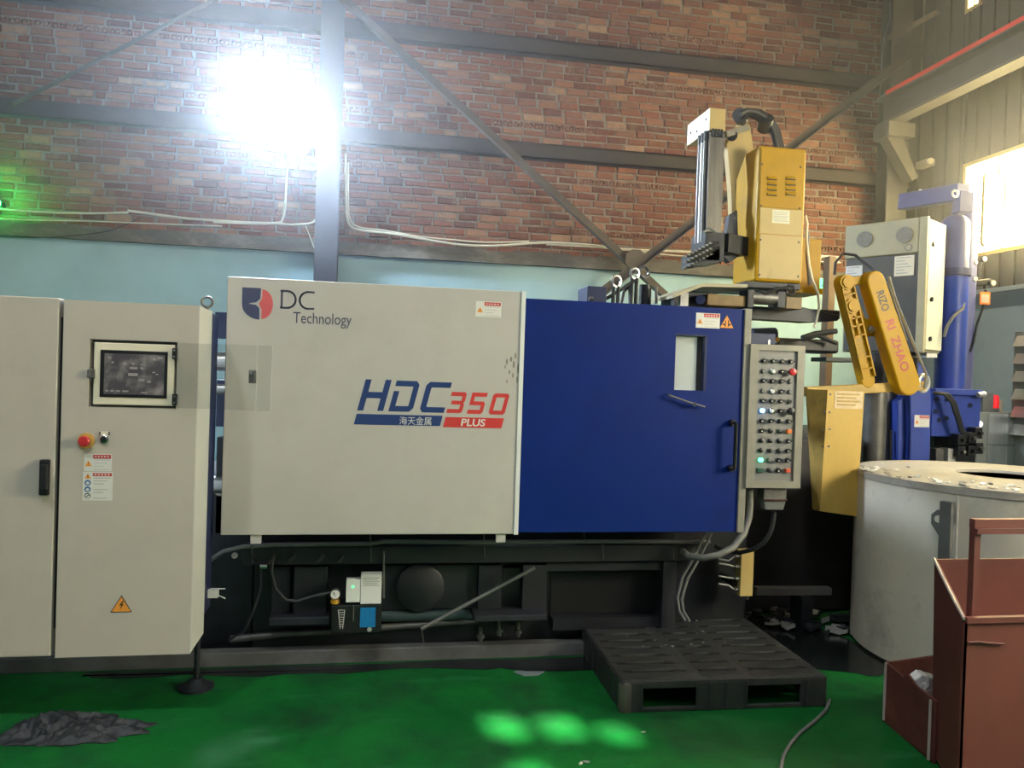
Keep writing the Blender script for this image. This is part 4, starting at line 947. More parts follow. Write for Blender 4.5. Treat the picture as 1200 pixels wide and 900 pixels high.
# mast
mx0, mx1, mz0, mz1 = S_(829, 155, 847, 302, 4.55)
ms = lab(MB().box(mx0, mx1, 4.55, 4.72, mz0, mz1).build('mast', M('mast_steel', (.20,.18,.15), .35, .6, var=.25, scale=5, stretch=(6,6,.6)), sr, bevel=.004), 'vertical steel slide mast')
for k in range(3): MB().cyl((mx0-.012, 4.58+.045*k, mz0+.1), (mx0-.012, 4.58+.045*k, mz1-.02), .012, 10).build('mast_pipe', m_alu if k == 1 else m_dsteel, sr, smooth=True)
for k in range(4): MB().cyl((mx0+.02+.02*k, 4.545, mz1-.03), (mx0+.02+.02*k, 4.545, mz1+.02), .007, 8).build('pipe_fitting', m_black, sr, smooth=True)
for k in range(3): MB().cyl((mx0-.012, 4.58+.045*k, mz1-.05), (mx0-.012, 4.58+.045*k, mz1+.01), .014, 8).build('pipe_fitting', m_black, sr, smooth=True)
tz1 = PY(839, 127, 4.55).z; tz0 = PY(839, 153, 4.55).z
tbk = lab(MB().mat(0).box(mx0, mx1, 4.55, 4.90, tz0, tz1).mat(1).box(mx0-.004, mx0, 4.55, 4.90, tz0, tz1).build('top_bracket', [m_ypanel, m_cream], sr), 'cream and ochre top bracket')
for yy, zz in ((4.60, .6), (4.74, .35), (4.84, .5)): MB().disc((mx0-.004, yy, tz0+(tz1-tz0)*zz), (-1,0,0), .008, .003, 10).build('screw', m_black, tbk)
# swing arm linking mast and housing
def armplate(name, pts, Y, th, mat, par): return MB().prism([PY(a, c, Y) for a, c in pts], (0, th, 0)).build(name, mat, par, bevel=.003)
armplate('swing_arm', [(852,168),(856,158),(866,146),(872,148),(875,178),(862,215),(863,262),(858,262),(857,225)], 4.74, .06, m_ypanel, sr)
armplate('swing_arm', [(866,144),(872,134),(878,140),(884,180),(876,182),(869,160)], 4.84, .05, m_ypanel, sr)
MB().cyl(PY(858, 159, 4.74), PY(858, 159, 4.70), .034, 16).build('pivot', m_black, sr, smooth=True)
armplate('lower_arm', [(855,252),(864,246),(866,300),(855,308),(848,300)], 4.72, .06, m_dark, sr)
MB().bar(PY(848, 158, 4.66), PY(874, 150, 4.78), .05, .04).build('link', m_dsteel, sr)
MB().bar(PY(848, 285, 4.66), PY(872, 290, 4.74), .08, .12).build('carriage', m_dark, sr)
# hose bundle
for k in range(7):
    dx_, dy_ = (k % 3-1)*2.6, (k//3-1)*2.2
    pts = [PY(868+dx_*.4, 136+dy_, 4.72+.02*k), PY(876+dx_*.6, 132+dy_*1.2, 4.74+.015*k), PY(888+dx_*.8, 134+dy_*1.6, 4.76+.012*k), PY(901+dx_, 143+dy_*1.6, 4.78+.01*k), PY(909+dx_*1.1, 156+dy_, 4.80+.008*k), PY(914+dx_*1.2, 176, 4.80+.008*k)]
    sp2 = []
    for i in range(len(pts)-1):
        for t in (0, .5): sp2.append(pts[i].lerp(pts[i+1], t))
    sp2.append(pts[-1]); MB().tube(sp2, .017, 8).build('hose', m_rub, sr, smooth=True)
for a, c in (((866,134),(869,140)), ((899,138),(895,152))): MB().cyl(PY(*a, 4.76), PY(*c, 4.84), .045, 14).build('hose_clamp', m_black, sr, smooth=True)
# nozzle head
X0, X1, Z0, Z1 = S_(826, 272, 849, 306, 4.52); MB().box(X0, X1, 4.52, 4.74, Z0, Z1).build('nozzle_block', m_black, sr, bevel=.005)
X0, X1, Z0, Z1 = S_(815, 286, 845, 308, 4.50); MB().hexa([(X0, 4.52, Z0-.02), (X1, 4.52, Z0+.01), (X1, 4.72, Z0+.01), (X0, 4.72, Z0-.02)], [(X0, 4.52, Z1-.06), (X1, 4.52, Z1), (X1, 4.72, Z1), (X0, 4.72, Z1-.06)]).build('nozzle_manifold', m_dark, sr)
for k in range(8):
    for j_ in range(3):
        a = PY(842-4.2*k, 284+2.2*k+j_*6.5, 4.50+.02*j_); q = a+Vector((-.052, -.015, -.010))
        MB().mat(0).cyl(a, q, .009, 8).mat(1).cyl(q, q+Vector((-.016, -.004, -.003)), .0065, 8).build('nozzle', [m_black, m_steel], sr, smooth=True)
MB().tube([PY(838, 272, 4.50), PY(831, 268, 4.50), PY(824, 272, 4.50)], .008, 8).build('nozzle_pipe', m_steel, sr, smooth=True)
# right yellow column and wire
X0, X1, Z0, Z1 = S_(945, 280, 962, 340, 4.8); lab(MB().box(X0-.1, X1, 4.80, 5.0, Z0, Z1).build('rear_column', m_yel, sr, bevel=.006), 'yellow rear column')
MB().box(S_(932,335,960,340,4.76)[0], X1+.0, 4.76, 5.0, Z0-.03, Z0+.01).build('column_foot', m_yel, sr, bevel=.004)
MB().tube([PY(944, 253, 4.72), PY(946, 262, 4.70), PY(945, 280, 4.70), PY(948, 310, 4.70), PY(952, 328, 4.70), PY(959, 345, 4.70), PY(960, 360, 4.70), PY(956, 378, 4.70), PY(954, 383, 4.70)], .009, 8).build('wire', m_cable, sr, smooth=True)
MB().tube([PY(947, 272, 4.71), PY(946, 300, 4.71), PY(949, 334, 4.71)], .012, 8).build('wire', m_gcable, sr, smooth=True)
# base plates and gear
T0 = PY(789, 345, 4.45); 
MB().prism([PY(789, 345, 4.45), PY(823, 332, 4.45), PY(876, 333, 4.45), PY(876, 337, 4.45), PY(823, 336, 4.45), PY(789, 349, 4.45)], (0,.5,0)).build('base_plate', m_beige, sr)
X0, X1, Z0, Z1 = S_(874, 331, 938, 338, 4.56); MB().box(X0, X1, 4.56, 5.0, Z0, Z1).build('base_plate', m_dark2, sr, bevel=.003)
X0, X1, Z0, Z1 = S_(798, 342, 832, 359, 4.55); MB().box(X0, X1, 4.55, 4.9, Z0, Z1).build('bearing_block', m_dark, sr, bevel=.006)
X0, X1, Z0, Z1 = S_(797, 343, 807, 359, 4.5); MB().box(X0, X1, 4.5, 4.56, Z0, Z1).build('clamp', m_steel, sr, bevel=.004)
X0, X1, Z0, Z1 = S_(790, 346, 795, 360, 4.47); MB().box(X0, X1, 4.47, 4.52, Z0-.1, Z1).build('leg', m_dark, sr)
MB().cyl(PY(821, 351, 4.54), PY(821, 351, 4.48), .03, 14).build('bearing', m_dkblue, sr, smooth=True)
X0, X1, Z0, Z1 = S_(829, 345.5, 874, 358.5, 4.5); MB().box(X0, X1, 4.5, 4.7, Z0, Z1).build('ochre_beam', m_brown, sr, bevel=.004)
X0, X1, Z0, Z1 = S_(921, 348, 940, 362, 4.55); MB().box(X0, X1, 4.55, 4.75, Z0, Z1).build('ochre_beam', m_brown, sr, bevel=.004)
MB().cyl(PY(879, 348, 4.52), PY(908, 350, 4.52), .045, 18).build('motor', m_dsteel, sr, smooth=True)
X0, X1, Z0, Z1 = S_(876, 339, 884, 361, 4.48); MB().box(X0, X1, 4.48, 4.6, Z0, Z1).build('motor_flange', m_dark, sr, bevel=.006)
X0, X1, Z0, Z1 = S_(911, 341, 921, 361, 4.48); MB().box(X0, X1, 4.48, 4.6, Z0, Z1).build('motor_flange', m_dark2, sr, bevel=.006)
MB().tube([PY(884, 340, 4.5), PY(896, 344, 4.48), PY(912, 338, 4.48), PY(930, 336, 4.5)], .009, 8).build('wire', m_rub, sr, smooth=True)
MB().ring(PY(926, 340, 4.5), (0,-1,.1), .03, .008, 16, 6).build('wire', m_rub, sr, smooth=True)
X0, X1, Z0, Z1 = S_(880, 361, 985, 372, 4.75); MB().box(X0-.1, X1, 4.75, 5.0, Z0, Z1).build('support_beam', m_dark, sr, bevel=.01)
MB().prism([PY(880, 361, 4.7), PY(942, 360, 4.7), (PY(985, 370, 4.7)), PY(982, 376, 4.7), PY(946, 378, 4.7), PY(934, 377, 4.7), PY(880, 374, 4.7)], (0,.1,0)).build('support_beam', m_dark2, sr, bevel=.004)
MB().box(2.0, 2.3, 4.62, 4.95, 1.72, PY(840, 366, 4.62).z).build('pedestal', m_dark, sr)

# black arms seen behind the button box
sb_ = thing('shot_cylinder_arm', (2.9, 5.3, 1.8), 'black hydraulic cylinder and hoses between button box and ladle robot', 'hydraulic arm')
X0, X1, Z0, Z1 = RY(910, 397, 984, 413, 5.2); MB().box(X0, X1, 5.2, 5.4, Z0, Z1).build('cylinder', m_dark, sb_, bevel=.02)
MB().cyl(PY(880, 393, 5.1), PY(908, 392, 5.1), .05, 14).build('cylinder_head', m_dkblue, sb_, smooth=True)
MB().tube([PY(940, 396, 5.1), PY(955, 391, 5.1), PY(980, 388, 5.1)], .02, 10).build('hose', m_rub, sb_, smooth=True)
MB().tube([PY(940, 398, 5.1), PY(958, 393, 5.1), PY(980, 402, 5.12)], .016, 10).build('hose', m_rub, sb_, smooth=True)
MB().cyl(PY(908, 398, 5.08), PY(911, 398, 5.05), .02, 12).build('fitting', m_chrome, sb_, smooth=True)
X0, X1, Z0, Z1 = RY(968, 419, 1005, 424, 5.1); MB().box(X0, X1, 5.1, 5.3, Z0, Z1).build('flange', m_dark, sb_, bevel=.004)
# ------------------------------------------------------------------ ladle robot
YA = 4.55
la = thing('ladle_robot', (PY(1060, 460, 4.7).x, 4.8, 1.2), 'yellow ladling robot arm of two parallel bars above the furnace', 'robot arm')
def caps(p, q, w0, w1, n=9):
    """rounded outline between two points in the X-Z plane"""
    d = (q-p); d.y = 0; d.normalize(); s = Vector((-d.z, 0, d.x)); out = []
    for k in range(n+1):
        t = PI/2+PI*k/n; out.append(p + d*(math.cos(t)*w0) + s*(math.sin(t)*w0))
    for k in range(n+1):
        t = -PI/2+PI*k/n; out.append(q + d*(math.cos(t)*w1) + s*(math.sin(t)*w1))
    return out
# right (broad) arm with lettering
p, q = PY(1027, 329, YA-.06), PY(1066, 449, YA-.06)
ra = lab(MB().prism(caps(p, q, .066, .082), (0, .10, 0)).build('broad_arm', m_yel, la, bevel=.012, bseg=3), 'broad yellow arm bar with lettering')
d = (q-p); d.y = 0; d.normalize(); s = Vector((-d.z, 0, d.x)); s = s if s.z > 0 else -s
yl = YA-.0615
def arm_text(txt, t0, t1, w, mat, name, label, off=0.0):
    a = p+(q-p)*t0; L_ = ((q-p)*(t1-t0)).length; ux_ = d; uz_ = Vector((d.z, 0, -d.x)); uz_ = -uz_ if uz_.x < 0 else uz_
    b = MB(); text_on(b, txt, Vector((a.x, yl, a.z))-uz_*(w/2)+uz_*off, ux_, uz_, L_, w, 0, .022); o = b.build(name, mat, ra); return lab(o, label)
arm_text('RIZO', .10, .29, .058, m_ink, 'arm_lettering', 'black lettering RIZO')
arm_text('RI  ZHAO', .38, .88, .062, M('stencil_red', (.42,.055,.045), .5), 'arm_lettering', 'red stencilled lettering RI ZHAO')
MB().tube([p+Vector((.09,0,.03)), p+Vector((.12,-.0,-.06))+d*.06, q+Vector((.12,0,.06)), q+Vector((.11,0,-.03))], .009, 8).build('side_pipe', m_steel, la, smooth=True)
# left ribbed arm
p2, q2 = PY(991, 331, YA), PY(1018, 446, YA)
lf = lab(MB().prism(caps(p2, q2, .052, .048), (0, .06, 0)).build('ribbed_arm', m_yel, la, bevel=.006), 'ribbed cast yellow arm bar')
d2 = (q2-p2); d2.y = 0; d2.normalize(); s2 = Vector((d2.z, 0, -d2.x))
def along(t, o=0): v = p2+(q2-p2)*t+s2*o; v.y = YA; return v
for t in (0.0, .24): MB().mat(0).cyl(along(t), along(t)-Vector((0,.02,0)), .050, 24).cyl(along(t)-Vector((0,.02,0)), along(t)-Vector((0,.03,0)), .036, 20).build('boss', m_yel, lf, smooth=True)
for o_ in (-.042, .042): MB().bar(along(.05, o_)-Vector((0,.010,0)), along(.97, o_)-Vector((0,.010,0)), .02, .010, up=(1,0,0)).build('rib', m_yel, lf)
MB().bar(along(.34)-Vector((0,.010,0)), along(.54)-Vector((0,.010,0)), .02, .010, up=(1,0,0)).build('rib', m_yel, lf)
for t in (.12, .36, .44, .54, .76, .88): MB().bar(along(t, -.042)-Vector((0,.010,0)), along(t, .042)-Vector((0,.010,0)), .02, .010).build('rib', m_yel, lf)
b = MB(); uz_ = Vector((d2.z, 0, -d2.x)); uz_ = -uz_ if uz_.x < 0 else uz_
text_on(b, 'RIZO', Vector((along(.57).x, YA-.001, along(.57).z))-uz_*.024, d2, uz_, .13, .046)
n_ = len(b.v); lab(b.build('cast_lettering', M('shadow_ochre', (.30,.19,.03), .5), lf), 'cast lettering RIZO')
# links
MB().bar(PY(992, 330, YA+.02), PY(1030, 327, YA+.02), .06, .055).build('top_link', m_yel, la, bevel=.006)
MB().prism([PY(1006, 352, YA+.04), PY(1014, 372, YA+.04), PY(1036, 382, YA+.04), PY(1030, 394, YA+.04), PY(1014, 394, YA+.04), PY(1008, 384, YA+.04)], (0,.04,0)).build('bracket_plate', m_yel, la, bevel=.004)
p_ = PY(1020, 386, YA+.04); MB().lathe([(.024,0),(.024,.02),(.014,.024),(.014,.04),(0,.044)], p_, 14, (0,-1,0)).build('pivot_bolt', m_steel, la, smooth=True)
MB().bar(PY(943, 459, YA+.0), PY(1082, 452, YA+.06), .05, .062).build('lower_link', m_ydirty, la, bevel=.006)
p_ = PY(1082, 449, YA+.06); MB().ring((p_.x, YA+.06, p_.z), (.35,-1,.0), .055, .014, 22, 8).build('joint_ring', m_alu, la, smooth=True)
MB().bar(PY(1062, 430, YA+.02), PY(1062, 430, YA+.5), .14, .14).build('drive_shaft', m_dark, la, bevel=.01)
# hanging yellow guard plate
Yg = 4.40
gp_ = [PY(970, 457, Yg), PY(1013, 459, Yg), PY(1004, 605, Yg), PY(961, 599, Yg)]
gd = lab(MB().hexa(gp_, [v+Vector((0,.010,0)) for v in gp_]).build('guard_plate', m_ylight, la), 'hanging yellow guard plate')
sg = [PY(970, 457, Yg), PY(944, 456, Yg+.14), PY(953, 500, Yg+.14), PY(952, 597, Yg+.10), PY(961, 599, Yg)]
MB().prism(sg, (0.004,.006,0)).build('guard_flange', m_ydirty, gd)
h = RY(978, 458.5, 1011, 479, Yg-.001); b = MB().mat(0).box(h[0], h[1], Yg-.002, Yg, h[2], h[3]).mat(1)
for k in range(4): b.box(h[0]+.015, h[1]-.02-.03*(k % 2), Yg-.003, Yg-.002, h[3]-.025-.022*k, h[3]-.015-.022*k)
lab(b.build('faded_label', [M('faded_cream', (.66,.50,.30), .6, var=.2, scale=30), m_ydirty], gd), 'faded paper label')
for px, py in ((973,462),(972,483),(972,503),(971,523),(965,503),(964,523),(966,483)): MB().disc(PY(px, py, Yg), (0,-1,0), .007, .004, 10).build('screw', m_dsteel if px > 970 else m_black, gd)
h = PY(953, 469, Yg+.13); MB().cyl(h, h+Vector((0,-.006,0)), .024, 14).build('guard_hole', m_black, gd)

# ------------------------------------------------------------------ ladle robot's electrical box (turned towards the viewer's left)
e0, e1 = PY(988, 330, 5.72), PY(1085, 330, 5.18)
zt, zb = 2.90, PY(1084, 412, 5.18).z
fd = Vector((e1.x-e0.x, e1.y-e0.y, 0)); fl_ = fd.length; fd.normalize(); fn = Vector((fd.y, -fd.x, 0))   # fn points to the viewer
dd = 0.38
rc = thing('robot_switch_box', ((e0.x+e1.x)/2-fn.x*.2, (e0.y+e1.y)/2-fn.y*.2, zb), 'beige switch box with two round fans behind the yellow arm', 'switch box')
def fb(name, u0, u1, z0, z1, d0, d1, mat, par=None, bev=0.0):
    """box in the frame of that front: u along it, d behind it"""
    a = lambda u, d_: Vector((e0.x, e0.y, 0))+fd*u-fn*d_
    lo4 = [a(u0, d0), a(u1, d0), a(u1, d1), a(u0, d1)]
    return MB().hexa([v+Vector((0,0,z0)) for v in lo4], [v+Vector((0,0,z1)) for v in lo4]).build(name, mat, par or rc, bevel=bev)
fb('body', 0, fl_-.02, zb, zt-.01, .03, dd, m_beige, bev=.004)
zsp = zt-.27
o = fb('fan_panel', 0, fl_-.06, zsp, zt, 0, .03, m_beige, bev=.012)
fb('dark_panel', .02, fl_-.06, zb+.01, zsp-.004, .006, .03, M('dark_grey_panel', (.075,.072,.064), .5, var=.15))
fb('corner_post', fl_-.06, fl_, zb-.01, zt, -.004, .04, m_beige, bev=.006)
lab(fb('side_door', fl_-.012, fl_+.004, zb+.02, zt-.02, .03, dd-.03, M('pale_green_white', (.62,.64,.54), .45, var=.04)), 'pale side door')
for u in (.13, .37):
    c_ = Vector((e0.x, e0.y, 0))+fd*(u*fl_/.5)*1.0+fn*.001; c_.z = zt-.125
    MB().cyl(c_, c_+fn*.012, .062, 24).build('fan_grille', M('fan_grey', (.20,.19,.16), .6, var=.3, scale=80), rc, smooth=True)
c_ = Vector((e0.x, e0.y, 0))+fd*(fl_*.79)+fn*.002; c_.z = zsp+.045
b = MB().mat(0).cyl(c_, c_+fn*.002, .028, 16).mat(1).cyl(c_+fn*.002, c_+fn*.003, .021, 14); b.build('maker_mark', [m_gcable, m_beige], rc)
def fplate(name, u0, u1, z0, z1, mat, lines=0):
    a = lambda u, d_: Vector((e0.x, e0.y, 0))+fd*u+fn*d_
    b = MB().mat(0); lo4 = [a(u0, -.004), a(u1, -.004), a(u1, .001), a(u0, .001)]
    b.hexa([v+Vector((0,0,z0)) for v in lo4], [v+Vector((0,0,z1)) for v in lo4]); b.mat(1)
    for k in range(lines):
        zz = z1-(z1-z0)*(k+.8)/(lines+.6); uu = u1-.02-.025*((k*5) % 3)
        b.hexa([a(u0+.015, .001)+Vector((0,0,zz)), a(uu, .001)+Vector((0,0,zz)), a(uu, .002)+Vector((0,0,zz)), a(u0+.015, .002)+Vector((0,0,zz))], [v+Vector((0,0,.007)) for v in (a(u0+.015, .001)+Vector((0,0,zz)), a(uu, .001)+Vector((0,0,zz)), a(uu, .002)+Vector((0,0,zz)), a(u0+.015, .002)+Vector((0,0,zz)))])
    return b.build(name, mat, rc)
fplate('data_label', fl_*.63, fl_*.86, zsp-.17, zsp-.015, [m_cream, m_lines], 6)
fplate('data_label', fl_*.03, fl_*.24, zsp-.165, zsp-.06, [m_paper, m_lines], 4)
for zz in (zt-.20, zt-.62, zb+.10):
    c_ = Vector((e0.x, e0.y, zz))+fd*(fl_+.004)-fn*.10; MB().cyl(c_, c_+fd*.014, .018, 10).build('door_lock', m_black, rc)
MB().tube([PY(978, 322, 5.3), PY(979, 308, 5.3), PY(988, 297, 5.32), PY(1002, 299, 5.3), PY(1020, 314, 5.2), PY(1040, 334, 5.0), PY(1046, 350, 4.9), PY(1062, 400, 4.7)], .011, 8).build('loose_cable', m_rub, rc, smooth=True)
MB().box(e1.x-.22, e1.x+.10, e1.y+.20, e1.y+.46, .003, zb).build('pedestal', m_dark, rc, bevel=.01)
b_ = PY(1090, 417, 5.2); MB().box(b_.x-.03, b_.x+.06, 5.2, 5.3, b_.z-.012, b_.z+.02).build('foot_bracket', m_alu, rc)

# ------------------------------------------------------------------ injection unit: blue frame and accumulators
iu = thing('injection_unit', (4.3, 5.6, 0), 'blue hydraulic injection unit with two upright accumulators behind the furnace', 'hydraulic unit')
m_acc = M('hazed_blue', (.095,.105,.25), .4, var=.1, dirt=(.07,.07,.13), dscale=4, damt=.4)  # blue greyed: the haze over the accumulators is put into the colour
def acc(x0, x1, ytop, ymid, ybot, Y, name='accumulator'):
    r = (PY(x1, ymid, Y).x-PY(x0, ymid, Y).x)/2; cx_ = (PY(x1, ymid, Y).x+PY(x0, ymid, Y).x)/2
    zt_ = PY((x0+x1)/2, ytop, Y-r).z; zb_ = PY((x0+x1)/2, ybot, Y-r).z; L_ = zt_-zb_
    prof = [(r,0),(r,L_-.09)]+[(r*math.cos(a), L_-.09+.09*math.sin(a)) for a in [PI/2*k/6 for k in range(1, 6)]]+[(.03, L_+.0),(.03, L_+.06),(0, L_+.06)]
    o = MB().lathe(prof, (cx_, Y, zb_), 28).build(name, m_acc, iu, smooth=True)
    return o, cx_, r, zb_
a1, ax_, ar, azb = acc(1103, 1131, 247, 320, 459, 5.45)
a2, ax2, ar2, azb2 = acc(1117, 1141, 240, 320, 460, 5.75)
zc_ = PY(1116, 318, 5.45).z; MB().cyl((ax_, 5.45, zc_-.04), (ax_, 5.45, zc_+.015), ar+.02, 28).build('clamp_ring', M('dark_violet', (.04,.045,.12), .4), iu, smooth=True)
MB().cyl((ax_, 5.45, azb), (ax_, 5.45, zc_-.05), ar+.004, 28).build('accumulator_sleeve', m_mblue, iu, smooth=True)
# top beam and ring
p_, q_ = PY(1059, 237, 6.0), PY(1129, 225, 5.35)
MB().bar(p_, q_, .12, .13).build('top_beam', m_acc, iu, bevel=.006)
v_ = PY(1119, 227, 5.3); MB().ring((v_.x, 5.30, v_.z), (.1,-1,0), .026, .009, 18, 8).build('beam_ring', m_alu, iu, smooth=True)
for px, py in ((1073,231), (1078,229)): v_ = PY(px, py, 5.9); MB().cyl(v_, v_+Vector((0,0,.05)), .012, 8).build('bolt', m_alu, iu)
MB().box(q_.x-.05, q_.x+.07, 5.32, 5.4, q_.z-.16, q_.z).build('beam_bracket', m_acc, iu, bevel=.004)
# pipe frame of the second accumulator
MB().tube([PY(1127, 232, 5.7), PY(1136, 234, 5.7), PY(1140, 242, 5.7), PY(1140, 330, 5.7)], .016, 8).build('frame_pipe', m_ypanel, iu, smooth=True)
# front column with rounded foot, sticker
Yi = 5.05
col_pts = [(1073,430),(1082,424),(1090,440),(1092,470),(1090,545),(1066,545),(1067,500),(1066,460)]
MB().prism([PY(a, c, Yi) for a, c in col_pts], (0,.16,0)).build('front_column', m_mblue, iu, bevel=.012)
MB().prism([PY(a, c, Yi+.06) for a, c in ((1052,470),(1066,462),(1066,545),(1052,545))], (0,.3,0)).build('side_cheek', m_mblue, iu, bevel=.008)
h = RY(1071.5, 486.5, 1089, 500.5, Yi); sticker('warning_label', iu, *h, Yi)
# dark steel cylinders left of it
X0, X1, Z0, Z1 = RY(1013, 452, 1036, 548, 5.1); MB().cyl(((X0+X1)/2, 5.1, Z0-.1), ((X0+X1)/2, 5.1, Z1), (X1-X0)/2, 20).build('cylinder', m_dsteel, iu, smooth=True)
X0, X1, Z0, Z1 = RY(1030, 460, 1055, 548, 5.2); MB().box(X0, X1, 5.2, 5.4, Z0-.1, Z1).build('cylinder_block', m_dsteel, iu, bevel=.01)
X0, X1, Z0, Z1 = RY(1018, 414, 1050, 452, 5.25); MB().cyl(((X0+X1)/2, 5.3, Z0), ((X0+X1)/2, 5.3, Z1), .08, 20).build('cylinder_neck', m_dark2, iu, smooth=True)
MB().cyl(PY(1044, 504, 5.15), PY(1044, 546, 5.15), .010, 8).build('guide_pin', m_black, iu, smooth=True)
# blue valve block
X0, X1, Z0, Z1 = RY(1092, 461, 1149, 512, 5.25); vb = MB().box(X0, X1, 5.25, 5.6, Z0, Z1).build('valve_block', m_mblue, iu, bevel=.006)
X0, X1, Z0, Z1 = RY(1093, 456, 1150, 463, 5.25); MB().box(X0, X1, 5.22, 5.65, Z0, Z1).build('block_top', m_mblue, iu, bevel=.004)
X0, X1, Z0, Z1 = RY(1095, 500, 1130, 548, 5.4); MB().box(X0, X1+.1, 5.4, 5.7, Z0, Z1).build('block_base', m_dark, iu)
for px, py in ((1098,468),(1110,468),(1097,482),(1109,490),(1101,492),(1120,482),(1137,475)): MB().cyl(PY(px, py, 5.25), PY(px, py, 5.235), .018, 12).build('plug', m_dkblue, vb, smooth=True)
for k in range(3): MB().tube([PY(1093+3*k, 460, 5.2), PY(1106+3*k, 462, 5.16), PY(1115+2.4*k, 472, 5.14), PY(1121+2*k, 490, 5.14), PY(1125+2*k, 505, 5.15), PY(1134+3*k, 514, 5.18)], .010, 8).build('hydraulic_hose', m_rub, iu, smooth=True)
for k, (x, y_) in enumerate(((1128,516),(1141,514),(1148,508),(1128,530),(1140,529),(1149,526))):
    h = RY(x-5, y_-7, x+4, y_+6, 5.15); MB().box(h[0], h[1], 5.15, 5.24, h[2], h[3]).build('valve', m_black, iu, bevel=.008)
    MB().cyl(((h[0]+h[1])/2, 5.15, (h[2]+h[3])/2), ((h[0]+h[1])/2, 5.12, (h[2]+h[3])/2), .014, 10).build('valve_cap', m_dsteel if k % 2 else m_black, iu, smooth=True)
for x in (1097, 1111): h = RY(x, 526, x+9, 548, 5.2); MB().box(h[0], h[1], 5.2, 5.3, h[2], h[3]).build('terminal_box', m_alu if x > 1100 else m_dsteel, iu, bevel=.004)
MB().cyl(PY(1146, 463, 5.2), PY(1154, 462, 5.2), .022, 12).build('fitting', m_alu, iu, smooth=True)
# gauges at the top right
MB().tube([PY(1140, 326, 5.7), PY(1148, 326, 5.7), PY(1149, 310, 5.7), PY(1151, 306, 5.7)], .010, 8).build('gauge_pipe', m_dsteel, iu, smooth=True)
for px, py, r in ((1151,304,.024), (1141,308,.018), (1161,332,.028), (1140,327,.024)): 
    v_ = PY(px, py, 5.68); MB().mat(0).cyl(v_, v_+Vector((0,-.03,0)), r, 18).mat(1).disc(v_+Vector((0,-.03,0)), (0,-1,0), r*.75, .002, 16).build('gauge', [m_dsteel, m_alu], iu, smooth=True)
MB().bar(PY(1142, 332, 5.7), PY(1160, 330, 5.7), .04, .05).build('valve_arm', m_dark, iu, bevel=.006)
MB().tube([PY(1155, 340, 5.65), PY(1152, 360, 5.65), PY(1145, 380, 5.65), PY(1141, 400, 5.65), PY(1137, 412, 5.65)], .010, 8).build('hydraulic_hose', m_rub, iu, smooth=True)
MB().tube([PY(1130, 352, 5.36), PY(1128, 362, 5.34), PY(1118, 370, 5.32), PY(1110, 382, 5.32), PY(1106, 395, 5.32)], .013, 8).build('hydraulic_hose', m_gcable, iu, smooth=True)
h = RY(1148.5, 342, 1160.5, 357, 5.64); b = MB().mat(0).box(h[0], h[1], 5.64, 5.645, h[2], h[3]).mat(1).box(h[0]+.012, h[1]-.012, 5.6385, 5.64, h[2]+.015, h[3]-.02); lab(b.build('orange_tag', [m_orange, M('tag_grey', (.42,.36,.30), .5)], iu), 'orange framed tag')

# ------------------------------------------------------------------ melting furnace
FC, FR, FH = Vector((3.78, 4.07, 0)), .835, 1.085
fu = thing('melting_furnace', FC, 'large round beige melting furnace at the right', 'furnace')
lab(MB().lathe([(FR-.02,0),(FR,.02),(FR,FH-.03),(FR-.01,FH-.02)], FC, 72).build('shell', m_fur, fu, smooth=True), 'round sheet steel shell')
hole_c = Vector((FC.x+.16, FC.y+.12, FH)); 
prof = [(FR+.005, FH-.045),(FR+.005, FH-.005),(FR-.01, FH),(.30, FH+.012),(.27, FH+.006),(.262, FH-.01)]
lab(MB().lathe(prof, FC, 72).build('lid', m_furtop, fu, smooth=True), 'dusty lid with round mouth')
lab(MB().lathe([(.262, FH-.01),(.255, FH-.30),(0, FH-.30)], FC, 48).build('mouth_wall', M('mouth_shade', (.05,.048,.05), .7, var=.3), fu, smooth=True), 'wall inside the mouth, coloured dark for its shade')  # shade inside the mouth is put into this dark wall colour
MB().cyl((FC.x, FC.y, FH-.299), (FC.x, FC.y, FH-.285), .25, 40).build('mouth', M('mouth_floor_shade', (.09,.085,.09), .6, var=.3, scale=10, bump=.5), fu)  # bottom colour darkened too, so the mouth looks shaded
b = MB(); t0 = math.radians(-128); 
a_ = math.atan2(-1, -.55)
# lifting bracket on the shell
pb_ = PY(1110, 600, 3.45)
dv = Vector((pb_.x-FC.x, pb_.y-FC.y, 0)).normalized()
best = min((abs(proj(FC+Vector((math.cos(t), math.sin(t), .7))*1.0)[0]*0+proj((FC.x+FR*math.cos(t), FC.y+FR*math.sin(t), .8))[0]-1112), t) for t in [math.radians(a) for a in range(180, 290)])[1]
dv = Vector((math.cos(best), math.sin(best), 0)); tv = Vector((-dv.y, dv.x, 0))
base = FC+dv*FR
br = MB().bar(base+dv*.045+Vector((0,0,.50)), base+dv*.045+Vector((0,0,1.0)), .045, .06, up=tv); 
br.bar(base+dv*.01+Vector((0,0,.93)), base+dv*.045+Vector((0,0,.93)), .05, .05)
lab(br.build('lifting_bar', M('dark_grey_paint', (.11,.11,.10), .5, var=.15), fu, bevel=.003), 'dark upright lifting bar')
tl = -tv if (proj(base-tv*.1)[0] < proj(base)[0]) else tv
ear = [base+dv*.04+Vector((0,0,.95)), base+dv*.04+tl*.045+Vector((0,0,.95)), base+dv*.04+tl*.075+Vector((0,0,.92)), base+dv*.04+tl*.075+Vector((0,0,.87)), base+dv*.04+Vector((0,0,.76))]
MB().prism(ear, dv*.012).build('lifting_ear', M('dark_grey_paint', (.11,.11,.10)), fu)
